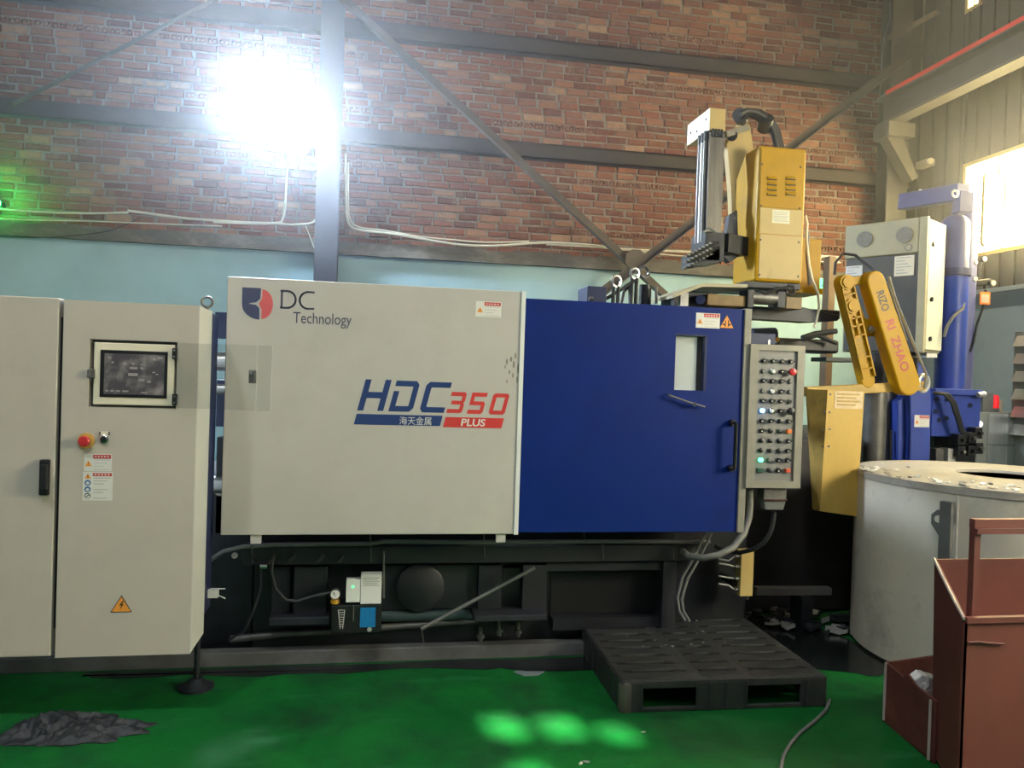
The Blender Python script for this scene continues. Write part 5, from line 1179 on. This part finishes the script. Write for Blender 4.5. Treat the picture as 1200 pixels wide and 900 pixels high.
MB().cyl(base+dv*.053+tl*.038+Vector((0,0,.90)), base+dv*.055+tl*.038+Vector((0,0,.90)), .020, 14).build('ear_hole', m_fur, fu)
bl = FC+Vector((math.cos(math.radians(212)), math.sin(math.radians(212)), 0))*FR
MB().box(bl.x-.004, bl.x+.02, bl.y-.012, bl.y+.012, .03, FH-.05).build('seam', m_fur, fu)
# chips of aluminium on the lid
rg = random.Random(21)
for k in range(80):
    a = math.radians(rg.uniform(150, 250) if k < 62 else rg.uniform(120, 300)); rr2 = FR*(1-.28*rg.random()**1.5) if k < 62 else FR*rg.uniform(.55, .97)
    c_ = Vector((FC.x+rr2*math.cos(a), FC.y+rr2*math.sin(a), FH+.004+(FR-rr2)*.02))
    o = chip(c_, rg.uniform(.014,.045) if k < 62 else rg.uniform(.01,.022), rg).build('aluminium_flake', m_white if k % 3 else m_furtop, None)
    tag(o, 'thin flake of cast aluminium lying on the furnace lid', 'metal flake', 'flakes on the furnace lid')

# ------------------------------------------------------------------ red tipping bin in front
rbn = thing('tipping_bin', (2.8, 2.7, 0), 'tall maroon steel tipping bin with handle frame at the lower right', 'bin')
A = PY(1131, 727, 2.62); Bk = PY(1095, 655, 2.95); zb_ = .02
def flat(p, z): return Vector((p.x, p.y, z))
A0, B0 = flat(A, zb_), flat(PY(1095, 800, 2.95), zb_)
Wd = 1.0; ex = Vector((1,.0,0))
b = MB(); t = .012
lab(MB().hexa([A0, A0+ex*Wd, A+ex*Wd, A], [v+Vector((0,t,0)) for v in (A0, A0+ex*Wd, A+ex*Wd, A)]).build('front_plate', m_red, rbn), 'maroon front plate')
nside = Vector((t, 0, 0))
lab(MB().hexa([B0, A0, A, Bk], [v+nside for v in (B0, A0, A, Bk)]).build('side_plate', m_red, rbn), 'dark maroon side plate with slanted rim')
MB().hexa([B0, B0+ex*Wd, Bk+ex*Wd, Bk], [v-Vector((0,t,0)) for v in (B0, B0+ex*Wd, Bk+ex*Wd, Bk)]).build('back_plate', m_red, rbn)
MB().hexa([A0+Vector((0,.01,0)), A0+ex*Wd+Vector((0,.01,0)), B0+ex*Wd, B0], [v+Vector((0,0,.012)) for v in (A0+Vector((0,.01,0)), A0+ex*Wd+Vector((0,.01,0)), B0+ex*Wd, B0)]).build('bottom_plate', m_red, rbn)
MB().tube([Bk+Vector((-.002,0,.002)), Bk.lerp(A, .3)+Vector((-.004,0,.0)), Bk.lerp(A, .7)+Vector((-.002,0,-.004)), A+Vector((-.003,0,.004))], .006, 6).build('bare_rim', m_scrape, rbn, smooth=True)
MB().box(A.x, A.x+Wd, A.y-.012, A.y+.012, A.z-.01, A.z+.012).build('front_rim', m_red, rbn)
hp0 = PY(1139, 720, 2.66); ht = PY(1143, 608, 2.66)
MB().bar(flat(hp0, A.z-.15), flat(hp0, ht.z-.0355), .026, .03, up=(0,1,0)).build('handle_post', m_red, rbn)
MB().bar(flat(hp0+ex*.85, A.z-.15), flat(hp0+ex*.85, ht.z-.0355), .026, .03, up=(0,1,0)).build('handle_post', m_red, rbn)
hz = ht.z; MB().box(hp0.x-.015, hp0.x+.88, 2.645, 2.675, hz-.035, hz).box(hp0.x-.015, hp0.x+.88, 2.63, 2.645, hz-.055, hz-.036).build('handle_bar', m_red, rbn)
MB().tube([A+Vector((.01,-.007,-.085)), A+Vector((.06,-.007,-.083)), A+Vector((.11,-.007,-.09)), A+Vector((.17,-.007,-.095))], .005, 6).build('weld_seam', m_redrust, rbn)
# low rusty bin behind it
c0, c1 = PZ(1036, 846, 0), PZ(1094, 896, 0)
lb_ = thing('scrap_tray', c0, 'low rusted maroon scrap bin beneath the furnace', 'bin')
ctop = PY(1034, 777, c0.y); c1t = flat(c1, .27)
c0z = flat(c0, 0.002); c1z = flat(c1, 0.002)
pts = [c0z, c0z.lerp(c1z, .35)+Vector((0,0,.012)), c0z.lerp(c1z, .7)-Vector((0,0,0)), c1z, c1t, flat(c0.lerp(c1, .62), .275), flat(c0.lerp(c1, .45), .30), flat(c0.lerp(c1, .36), ctop.z-.01), flat(c0, ctop.z)]
lab(MB().prism(pts, (.012,.002,0)).build('side_plate', m_redrust, lb_), 'rusted side plate with torn rim')
zt2 = ctop.z
MB().hexa([c0z, c0z+Vector((.5,.1,0)), flat(c0, zt2)+Vector((.5,.1,0)), flat(c0, zt2)], [v+Vector((0,.012,0)) for v in (c0z, c0z+Vector((.5,.1,0)), flat(c0, zt2)+Vector((.5,.1,0)), flat(c0, zt2))]).build('back_plate', m_redrust, lb_)
MB().hexa([c0z, c1z, c1z+Vector((.16,.12,0)), c0z+Vector((.45,.05,0))], [v+Vector((0,0,.01)) for v in (c0z, c1z, c1z+Vector((.16,.12,0)), c0z+Vector((.45,.05,0)))]).build('bottom_plate', m_redrust, lb_)
MB().bar(flat(c0, .01), flat(c0, zt2), .012, .012).build('corner_edge', m_scrape, lb_)
MB().bar(flat(c1, .01)+Vector((-.01,.02,0)), flat(c1, .27)+Vector((-.01,.02,0)), .008, .008).build('corner_edge', m_scrape, lb_)
rs = random.Random(9)
for k, (px, py, s_) in enumerate(((1082,800,.05),(1090,804,.06),(1078,806,.045),(1091,812,.04))):
    v_ = PY(px, py, c1.y+.25); v_.z = min(v_.z, .25)
    m3 = MB()
    o = MB().prism([v_+Vector((s_*math.cos(a)*rs.uniform(.7,1.1), rs.uniform(-.01,.01), s_*.7*math.sin(a))) for a in [2*PI*i/7 for i in range(7)]], (.005,.05,.01)).build('aluminium_scrap', m_alu if k % 2 else m_white, None, bevel=.006)
    tag(o, 'crumpled piece of aluminium scrap in the low rusted bin', 'metal scrap', 'scrap in the rusted bin')

# ------------------------------------------------------------------ plastic pallet
pl = thing('plastic_pallet', (1.75, 3.9, 0), 'dirty black plastic pallet lying in front of the blue door', 'pallet')
f0, f1 = PZ(728, 836, 0), PZ(968, 828, 0); bk0 = PZ(661, 772, 0); bk1 = PZ(884, 742, .15); bk1.z = 0
vx = (f1-f0); W_ = vx.length; vx.normalize(); vy = Vector((-vx.y, vx.x, 0)); Dp = 0.98; PH = .155
Wp = W_
def pp_(u, v, z): 
    q = f0+vx*u+vy*v; return Vector((q.x, q.y, z))
def pbox(name, u0, u1, v0, v1, z0, z1, mat=m_pallet, bev=.004, par=pl):
    return MB().hexa([pp_(u0,v0,z0), pp_(u1,v0,z0), pp_(u1,v1,z0), pp_(u0,v1,z0)], [pp_(u0,v0,z1), pp_(u1,v0,z1), pp_(u1,v1,z1), pp_(u0,v1,z1)]).build(name, mat, par, bevel=bev, bseg=2)
ndk = 9; gp2 = .026; dw = (Dp-.012)/ndk
for k in range(ndk):
    v0 = .006+dw*k; 
    pbox('deck_slat', .004, Wp*.36, v0+gp2/2, v0+dw-gp2/2, PH-.022, PH); pbox('deck_slat', Wp*.39, Wp*.61, v0+gp2/2, v0+dw-gp2/2, PH-.022, PH); pbox('deck_slat', Wp*.64, Wp-.004, v0+gp2/2, v0+dw-gp2/2, PH-.022, PH)
for u0, u1 in ((.004, .07), (Wp*.345, Wp*.405), (Wp*.595, Wp*.655), (Wp-.07, Wp-.004)): pbox('deck_band', u0, u1, .006, Dp-.006, PH-.026, PH-.002)
lab(pbox('deck_web', .01, Wp-.01, .01, Dp-.01, PH-.036, PH-.030, M('slot_shade', (.006,.006,.006), .6)), 'inner web coloured near black for the shade between slats')  # web colour darkened to stand for the shade between the slats
# skirts with fork openings: front, left side
o0, o1 = .105, Wp*.34
for v0 in (0, Dp-.02):
    for (a, c) in ((0, .105), (Wp*.36, Wp*.60), (Wp*.87, Wp)): pbox('skirt_post', a, c, v0, v0+.02, 0.001, PH-.012)
    pbox('skirt_rail', 0, Wp, v0+.001, v0+.019, .001, .022); pbox('skirt_rail', 0, Wp, v0+.001, v0+.019, PH-.042, PH-.004)
for u0 in (0, Wp-.02):
    pbox('skirt_rail', u0+.001, u0+.019, 0, Dp, .001, .022); pbox('skirt_rail', u0+.001, u0+.019, 0, Dp, PH-.042, PH-.004)
    nn_ = 9
    for k in range(nn_): pbox('side_rib', u0-.004 if u0 == 0 else u0, u0+.022, Dp*(k+.08)/nn_, Dp*(k+.86)/nn_, .001, PH-.010)
c_ = pp_(.012, .012, 0); MB().lathe([(.030,0),(.034,.01),(.034,PH-.025),(.026,PH-.012),(0,PH-.010)], (c_.x+.012, c_.y+.012, .001), 20).build('corner_block', M('worn_corner', (.08,.072,.055), .4, var=.25), pl, smooth=True)
for u in (.10, Wp*.355, Wp*.42, Wp*.50, Wp*.60, Wp*.90): pbox('front_rib', u-.004, u+.004, -.008, 0, .004, PH-.016)
for k in range(1, ndk):
    v0 = .006+dw*k
    for u in (Wp*.06, Wp*.30, Wp*.44, Wp*.57, Wp*.69, Wp*.93):
        c_ = pp_(u, v0, PH-.0006)
        MB().prism([c_+vx*(.030*math.cos(t))+vy*(.017*math.sin(t)) for t in [2*PI*i/10 for i in range(10)]], (0,0,.0011)).build('keyhole_slot', MATS['slot_shade'], pl)  # flat black ovals stand for the shade in the slots
rp = random.Random(4)
for k in range(10):
    v_ = pp_(rp.uniform(.1, Wp*.7), rp.uniform(.4, Dp-.1), PH+.001)
    tag(chip(v_, rp.uniform(.010,.020), rp).build('metal_chip', m_alu, None), 'tiny bright metal chip lying on the plastic pallet', 'metal chip', 'chips on the pallet')

# ------------------------------------------------------------------ crumpled cloth on the floor
def rag():
    b = MB(); c = PZ(85, 857, 0); nx, ny = 110, 56; L_, W_ = .66, .30; hgt = {}
    for j in range(ny+1):
        for i in range(nx+1):
            u, v = i/nx*2-1, j/ny*2-1
            t = math.atan2(v, u); edge = .95+.30*noise.noise(Vector((math.cos(t)*2.3, math.sin(t)*2.3, 3.1)))+.10*noise.noise(Vector((math.cos(t)*7, math.sin(t)*7, 5)))
            r = min(1, math.sqrt(u*u+v*v)); 
            # map the square to an irregular blob
            s_ = max(abs(u), abs(v)); rr = math.hypot(u, v) or 1; uu, vv = u/rr*s_*edge, v/rr*s_*edge
            x, y = uu*L_/2*1.0, vv*W_/2
            wx = x+.02*noise.noise(Vector((x*9, y*9, 7))); wy = y+.02*noise.noise(Vector((x*9, y*9, 9)))
            n = (1-abs(noise.noise(Vector((wx*11+wy*7, wy*15-wx*5, 1))))*2.2)*.75 + .30*(1-2*abs(noise.noise(Vector((wx*30, wy*34, 4)))))
            n = max(0, n)
            fall = (1-s_**4)
            hump = 1.25*math.exp(-((uu+.35)**2*7+(vv-.35)**2*4))
            z = (.006+.036*n+.030*hump)*fall + .002
            b.v.append(Vector((c.x+x, c.y+y, z)))
    for j in range(ny):
        for i in range(nx):
            a = j*(nx+1)+i; b.f.append((a, a+1, a+nx+2, a+nx+1)); b.m.append(0)
    return b
o = rag().build('crumpled_cloth', M('dirty_black_cloth', (.020,.022,.024), .6, var=.5, scale=14, dirt=(.06,.055,.05), dscale=10, damt=.5), None, smooth=True, angle=1.2)
sd = o.modifiers.new('thickness', 'SOLIDIFY'); sd.thickness = .003; sd.offset = -1
tag(o, 'crumpled dirty black cloth lying on the green floor', 'rag')

# loose cable on the floor, chips, scrap heap
pts = [PZ(x, y_, .008) for x, y_ in ((972,820),(968,832),(955,845),(938,858),(926,872),(918,886),(914,905),(912,930))]
tag(MB().tube(pts, .008, 8).build('floor_cable', m_gcable, None, smooth=True), 'thin black cable lying across the floor by the pallet', 'cable')
rq = random.Random(17)
for px, py in ((754, 858), (688, 893), (680, 895)):
    tag(chip(PZ(px, py, .002), .022, rq).build('metal_chip', m_alu, None), 'small pale metal chip on the open green floor', 'metal chip', 'chips on the floor')
for k in range(60):
    px, py = rq.uniform(872, 1012), 0; py = 716+(px-872)*.13+rq.uniform(-10, 14)
    v_ = PZ(px, py, .01); s_ = rq.uniform(.02, .07)
    b = MB().prism([v_+Vector((s_*math.cos(a)*rq.uniform(.6,1.2), s_*math.sin(a)*rq.uniform(.5,1), .03*rq.random())) for a in [2*PI*i/6 for i in range(6)]], (0,0,.006+.02*rq.random()))
    tag(b.build('aluminium_scrap', m_alu if k % 4 == 0 else m_dark2, None), 'flat scrap piece in the heap behind the pallet', 'metal scrap', 'scrap heap behind the pallet')
X0, X1, Z0, Z1 = RY(884, 687, 971, 697, 4.62); v_ = PZ(905, 712, 0)
o = MB().bar(PY(884, 692, 4.62), PY(972, 692, 4.62), .06, .05).build('steel_channel', M('weathered_bar', (.12,.11,.10), .6), None, bevel=.004); tag(o, 'pale weathered bar lying behind the pallet in the dark', 'bar')
for xa, w in ((2.28, 'left'), (2.75, 'right')):
    tag(MB().box(xa, xa+.08, 4.55, 4.69, 0.001, PY(928, 692, 4.62).z-.026).build('support_block', m_dark, None, bevel=.004), 'low dark block under the %s end of the weathered bar' % w, 'block', 'blocks under the bar')
# oil spilled behind the pallet and along the machine foot
ro2 = random.Random(2)
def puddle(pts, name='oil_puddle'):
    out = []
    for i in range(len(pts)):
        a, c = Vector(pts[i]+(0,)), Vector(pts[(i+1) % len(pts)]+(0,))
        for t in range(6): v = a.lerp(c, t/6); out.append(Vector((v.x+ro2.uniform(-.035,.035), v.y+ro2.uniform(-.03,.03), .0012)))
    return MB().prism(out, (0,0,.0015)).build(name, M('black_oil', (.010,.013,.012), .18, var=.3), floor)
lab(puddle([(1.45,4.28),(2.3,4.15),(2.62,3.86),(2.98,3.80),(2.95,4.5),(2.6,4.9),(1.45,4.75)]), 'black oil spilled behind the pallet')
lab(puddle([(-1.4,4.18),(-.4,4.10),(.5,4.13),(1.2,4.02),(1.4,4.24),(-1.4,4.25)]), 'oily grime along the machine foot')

# ------------------------------------------------------------------ flood lamp on the column
lc = PY(322, 131, 6.95)
fl_t = thing('flood_lamp', lc, 'glaring white flood lamp mounted on the brick wall', 'lamp')
nrm = Vector((.30, -.88, -.36)).normalized(); side = Vector((0,0,1)).cross(nrm).normalized(); side = -side if side.x < 0 else side
upv = nrm.cross(side); upv = upv if upv.z > 0 else -upv
ang = math.radians(-19); s1 = side*math.cos(ang)+upv*math.sin(ang); u1 = upv*math.cos(ang)-side*math.sin(ang)
def oriented(name, w, h, d0, d1, mat, bev=0):
    b = MB().hexa([lc-s1*w-u1*h+nrm*d0, lc+s1*w-u1*h+nrm*d0, lc+s1*w+u1*h+nrm*d0, lc-s1*w+u1*h+nrm*d0], [lc-s1*w-u1*h+nrm*d1, lc+s1*w-u1*h+nrm*d1, lc+s1*w+u1*h+nrm*d1, lc-s1*w+u1*h+nrm*d1])
    return b.build(name, mat, fl_t, bevel=bev)
oriented('housing', .40, .26, -.09, -.004, m_dsteel, .01)
lab(oriented('led_panel', .38, .24, -.004, .004, M('led_glare', (1,1,1), .5, emit=(.70,.83,1.0), estr=185)), 'glaring white light panel')
for k in range(7): 
    t_ = -.34+.113*k; MB().hexa(*[[lc+s1*(t_+a)+u1*b_+nrm*c_ for a, b_ in ((-.004,-.22),(.004,-.22),(.004,.22),(-.004,.22))] for c_ in (-.13, -.09)]).build('cooling_fin', m_dsteel, fl_t)
MB().bar(lc-nrm*.10, Vector((lc.x, YB-.05, lc.z+.1)), .05, .05).build('bracket', m_dark2, fl_t)
MB().box(lc.x-.09, lc.x+.09, YB-.06, YB-.04, lc.z-.02, lc.z+.2).build('wall_plate', m_dark2, fl_t)

# cables of the lamp and along the ledge
YW = YB-.145
def wcable(pts, r, label, grp=None, Y=YW):
    pts = [PY(a, c, Y) for a, c in pts]; sm = []
    for i in range(len(pts)-1):
        p0, p1, p2_, p3 = pts[max(i-1,0)], pts[i], pts[i+1], pts[min(i+2, len(pts)-1)]
        for t in (0, .25, .5, .75):
            sm.append(.5*((2*p1)+(p2_-p0)*t+(2*p0-5*p1+4*p2_-p3)*t*t+(3*p1-p0-3*p2_+p3)*t**3))
    sm.append(pts[-1])
    return tag(MB().tube(sm, r, 8).build('wall_cable', m_cable, None, smooth=True), label, 'cable', grp)
wcable([(338,178),(336,210),(334,240),(331,257),(325,261),(300,261),(262,259),(220,256),(180,251),(150,247)], .011, 'cream cable dropping from the flood lamp and running left along the ledge')
wcable([(376,165),(375,200),(376,230),(374,250),(366,261),(345,263),(325,262),(290,262),(250,260)], .010, 'cream cable beside the grey column joining the ledge')
wcable([(-10,244),(20,247),(60,249),(110,250),(150,249)], .010, 'cream cable at the far left of the ledge')
wcable([(-10,256),(40,258),(100,259),(180,262),(260,265)], .006, 'thin cream cable low on the left ledge')
wcable([(405,180),(405,215),(406,250),(411,265),(425,270),(460,274),(500,281),(540,287),(580,288),(640,284.5),(690,287),(730,292),(800,295),(860,297)], .012, 'thick cream cable sweeping right from the column along the ledge')
wcable([(408,190),(408,235),(410,256),(420,266),(450,270),(490,277),(530,281),(570,284),(620,283)], .008, 'thinner cream cable beside the thick one right of the column')
wcable([(640,286.5),(700,290),(760,296),(800,300),(850,300)], .007, 'thin cream cable under the thick one on the right ledge')
wcable([(358,264),(362,274),(368,290)], .004, 'short loose wire end under the ledge by the column', None)
o = wcable([(-6,277),(60,278),(120,272),(150,262),(165,254)], .004, 'thin dark wire sagging under the left ledge'); o.data.materials[0] = m_rub
# green indicator lamp at the left edge
gi = PY(-1, 240, YB-.02); gl = thing('indicator_lamp', (gi.x, YB-.1, gi.z), 'small glowing green indicator lamp on the wall at the left edge', 'lamp')
MB().cyl((gi.x, YB, gi.z), (gi.x, YB-.10, gi.z), .05, 20).build('socket', m_black, gl, smooth=True)
lab(MB().lathe([(.045,0),(.045,.03),(.03,.055),(0,.06)], (gi.x, YB-.10, gi.z), 20, (0,-1,0)).build('green_lens', M('green_glow', (.02,.8,.15), .3, emit=(.03,1.0,.12), estr=160), gl, smooth=True), 'glowing green lens')
# exit sign
X0, X1, Z0, Z1 = RY(960, 326, 971.5, 339.5, YB-.11)
ex_ = thing('exit_sign', ((X0+X1)/2, YB-.08, Z0), 'small glowing green exit sign with a running figure on the blue wall', 'sign')
MB().box(X0, X1, YB-.11, YB-.052, Z0, Z1).build('case', M('sign_case', (.5,.55,.5), .5), ex_, bevel=.003)
xm, zm, ww, hh2 = (X0+X1)/2, (Z0+Z1)/2, X1-X0, Z1-Z0
b = MB().mat(0).box(X0+.004, X1-.004, YB-.114, YB-.11, Z0+.008, Z1-.008).mat(1)
yq = YB-.1145
def zz(u, v): return Vector((X0+u*ww, yq, Z0+v*hh2))
b.disc(zz(.52, .80), (0,-1,0), .010, .001, 10)
for a, c in (((.50,.72),(.42,.48)),((.42,.48),(.58,.34)),((.58,.34),(.54,.16)),((.42,.48),(.32,.32)),((.32,.32),(.18,.30)),((.50,.68),(.66,.56)),((.48,.68),(.30,.60)),((.80,.86),(.80,.14)),((.80,.86),(.92,.86))): b.bar(zz(*a), zz(*c), .001, .010, up=(0,0,1) if abs(a[0]-c[0]) > .02 else (1,0,0))
lab(b.build('lit_face', [M('exit_green', (.02,.7,.2), .4, emit=(.04,1.0,.28), estr=1.6), M('exit_dark', (.005,.10,.03), .5)], ex_), 'lit green face with running man')
# white wall bracket lattice behind the robot
X0, X1, Z0, Z1 = RY(962, 299, 988, 307, YB-.16)
wl = thing('scroll_bracket', ((X0+X1)/2, YB-.1, Z0), 'white scrolled bracket rail on the back wall left of the switch box', 'bracket')
MB().box(X0, X1, YB-.13, YB-.05, Z1-.012, Z1).box(X0, X1, YB-.13, YB-.05, Z0, Z0+.010).build('rail', m_white, wl)
for k in range(3):
    c_ = Vector((X0+(X1-X0)*(.2+.3*k), YB-.115, Z0+.01)); MB().tube([c_+Vector((.03*math.cos(t), 0, (Z1-Z0-.025)*math.sin(t))) for t in [PI*i/10 for i in range(11)]], .006, 6).build('scroll', m_white, wl, smooth=True)
# wood-brown post between exit sign and switch box
X0, X1, Z0, Z1 = RY(971, 300, 979, 370, 6.6); tag(MB().box(X0, X1, 6.6, 6.7, 0.0, Z1).build('brown_post', M('brown_wood', (.20,.13,.08), .6, var=.2), None, bevel=.004), 'narrow brown post standing right of the exit sign', 'post')

# ------------------------------------------------------------------ crane runway beam with red conductor rail
bm0, bm1 = PX(1022, 121, 4.98), PX(1200, 28, 4.98); zr = (bm0.z+bm1.z)/2
zl = (PX(1040, 139, 4.92).z+PX(1200, 54, 4.92).z)/2
cb_ = thing('crane_beam', (5.05, 4, zl), 'grey steel crane runway beam with red conductor rail along the side wall', 'beam')
m_cr = M('crane_steel', (.07,.068,.066), .55, var=.15, scale=3)
m_cr2 = M('crane_flange', (.13,.115,.095), .55, var=.12)
yy0, yy1 = -3.0, 7.18
MB().box(5.05, 5.075, yy0, yy1, zl, zr-.02).build('web', m_cr, cb_)
lab(MB().box(4.97, 5.13, yy0, yy1, zl-.03, zl).build('lower_flange', m_cr2, cb_), 'pale lower flange')
MB().box(4.95, 5.17, yy0, yy1, zr-.02, zr).build('upper_flange', m_cr, cb_)
lab(MB().box(4.955, 4.995, yy0, yy1-.15, zr, zr+.045).build('conductor_rail', M('signal_red', (.85,.05,.04), .4, var=.05), cb_), 'bright red conductor rail')
MB().cyl((4.97, yy1-.16, zr+.02), (4.97, yy1-.02, zr+.0), .02, 10).build('rail_end', m_gcable, cb_)
# console under the beam
cs_z = zl-.03; v0_ = PY(1036, 160, 7.0)
cs = lab(MB().box(kx0-.18, 5.25, 6.95, 7.2, cs_z-.14, cs_z).build('console', m_cr2, cb_, bevel=.004), 'bracket under the beam end')
MB().prism([Vector((kx0-.14, 7.02, cs_z-.14)), Vector((kx0+.04, 7.02, cs_z-.14)), Vector((kx1-.02, 7.02, cs_z-.52)), Vector((kx1-.08, 7.02, cs_z-.56))], (0,.14,0)).build('console_strut', m_cr2, cb_)
# cables hanging down the corner
tag(MB().tube([PY(1043, 0, 7.3), PY(1043, 22, 7.3), PY(1036, 45, 7.3), PY(1033, 75, 7.3), PY(1031, 112, 7.25)], .007, 6).build('hanging_cable', m_gcable, None, smooth=True), 'thin grey cable dropping down the corner to the red rail', 'cable')
brace('trim_10', (1040, 46), (1098, 14), 6.9, .05, 'short brace at the top of the corner')
# camera-like box on the side wall
pc = PX(1089, 191, XR-.06); sc_ = thing('wall_floodlight', (XR-.08, pc.y, pc.z), 'small pale fixture on the brown side wall left of the window', 'fixture')
MB().box(XR-.12, XR-.03, pc.y-.05, pc.y+.13, pc.z-.035, pc.z+.035).build('body', M('pale_fixture', (.42,.36,.26), .5), sc_, bevel=.008)
MB().box(XR-.03, XR+.002, pc.y-.02, pc.y+.02, pc.z-.03, pc.z+.03).build('base', m_dsteel, sc_)
MB().cyl((XR-.10, pc.y-.05, pc.z), (XR-.10, pc.y-.08, pc.z), .03, 14).build('lens', m_cream, sc_, smooth=True)

# ------------------------------------------------------------------ shelf and bench by the side wall
s0, s1_ = PX(1200, 420, 5.2), PX(1186, 420, 5.2)
sh_ = thing('louvred_cabinet', (5.37, 5.5, 0), 'grey cabinet with pale louvres by the side wall at the right edge', 'cabinet')
zt_s, zb_s = PX(1190, 388, 5.2).z, PX(1190, 512, 5.2).z
ye = PX(1184, 450, 5.2).y
MB().box(5.22, 5.52, ye-1.2, ye, .003, zt_s).build('body', m_rdado, sh_, bevel=.004)
nlv = 6
for k in range(nlv):
    z0_ = zb_s+(zt_s-zb_s)*(k+.12)/nlv; z1_ = zb_s+(zt_s-zb_s)*(k+.72)/nlv
    MB().hexa([(5.215, ye-1.15, z0_), (5.215, ye-.05, z0_), (5.215, ye-.05, z1_), (5.215, ye-1.15, z1_)], [(5.16, ye-1.15, z0_), (5.16, ye-.05, z0_), (5.20, ye-.05, z1_), (5.20, ye-1.15, z1_)]).build('louvre', m_alu, sh_)
X0, X1, Z0, Z1 = RY(1158, 484, 1215, 548, 5.55)
bn = thing('steel_cabinet', ((X0+X1)/2, 5.7, 0), 'low stainless cabinet with two pale doors behind the furnace', 'cabinet')
MB().box(X0-.1, X1+.0, 5.56, 5.80, .003, Z1).build('body', m_rdado, bn, bevel=.004)
dm = M('streaked_stainless', (.50,.52,.50), .3, .5, var=.25, scale=4, stretch=(5,1,.3))
zm_ = PY(1180, 522, 5.55).z
for a, c in ((0, .62), (.64, 1.25)):
    for z0_, z1_ in ((Z0-.3, zm_-.006), (zm_+.006, Z1-.01)): MB().box(X0+a*.3, X0+c*.3, 5.55, 5.565, z0_, z1_).build('door_panel', dm, bn, bevel=.003)
p_ = PY(1153.5, 497.5, 5.5); lab(MB().disc((p_.x, 5.555, p_.z), (0,-1,0), .022, .012, 16).build('indicator', M('white_pilot', (.9,.9,.8), .3, emit=(1,1,.9), estr=3), bn, smooth=True), 'small lit white pilot lamp')
X0b, X1b, Z0b, Z1b = RY(1148, 460, 1160, 545, 5.6); MB().box(X0b, X1b, 5.575, 5.8, Z0b, Z1b).build('side_column', M('grey_column', (.16,.165,.16), .5), bn)
# red beacon
p_ = PY(1168, 472, 5.62); be = thing('red_beacon', (p_.x, 5.65, PY(1168, 481, 5.62).z), 'red beacon lamp on a bracket right of the blue valve block', 'beacon')
zb2 = PY(1168, 478.5, 5.62).z
lab(MB().lathe([(.038,0),(.038,.09),(.03,.11),(0,.112)], (p_.x, 5.65, zb2), 20).build('dome', M('red_lens', (.60,.015,.02), .25, emit=(1,.02,.03), estr=.35), be, smooth=True), 'red lens')
MB().cyl((p_.x, 5.65, zb2-.03), (p_.x, 5.65, zb2), .042, 20).build('socket', m_gcable, be, smooth=True)
MB().box(p_.x+.03, p_.x+.07, 5.63, 5.70, zb2-.09, zb2+.07).build('back_plate', m_cream, be)
MB().box(p_.x-.04, p_.x+.05, 5.62, 5.72, PY(1178, 484, 5.55).z, zb2-.03).build('bracket', m_dsteel, be)
MB().tube([PY(1148, 482, 5.6), PY(1155, 480, 5.6), PY(1160, 478, 5.6)], .012, 8).build('fitting', m_dsteel, be, smooth=True)

# ------------------------------------------------------------------ scattering volume added for the glow round lamp and window
glow_m = bpy.data.materials.new('glow_scatter'); glow_m.use_nodes = True; nt = glow_m.node_tree; N = nt.nodes; N.remove(N['Principled BSDF'])
vsn = N.new('ShaderNodeVolumeScatter'); vsn.inputs['Density'].default_value = GLOW_DENSITY; vsn.inputs['Anisotropy'].default_value = .70; vsn.inputs['Color'].default_value = (.96,.97,1,1)
nt.links.new(vsn.outputs[0], N['Material Output'].inputs['Volume'])
if GLOW_DENSITY > 0:
    ho = MB().box(XL+.01, XR-.01, YF+.01, YB-.01, 2.35, ZC-.01).build('glow_volume', glow_m); ho['kind'] = 'stuff'; ho['label'] = 'thin scattering volume added for the glow round lamp and window'
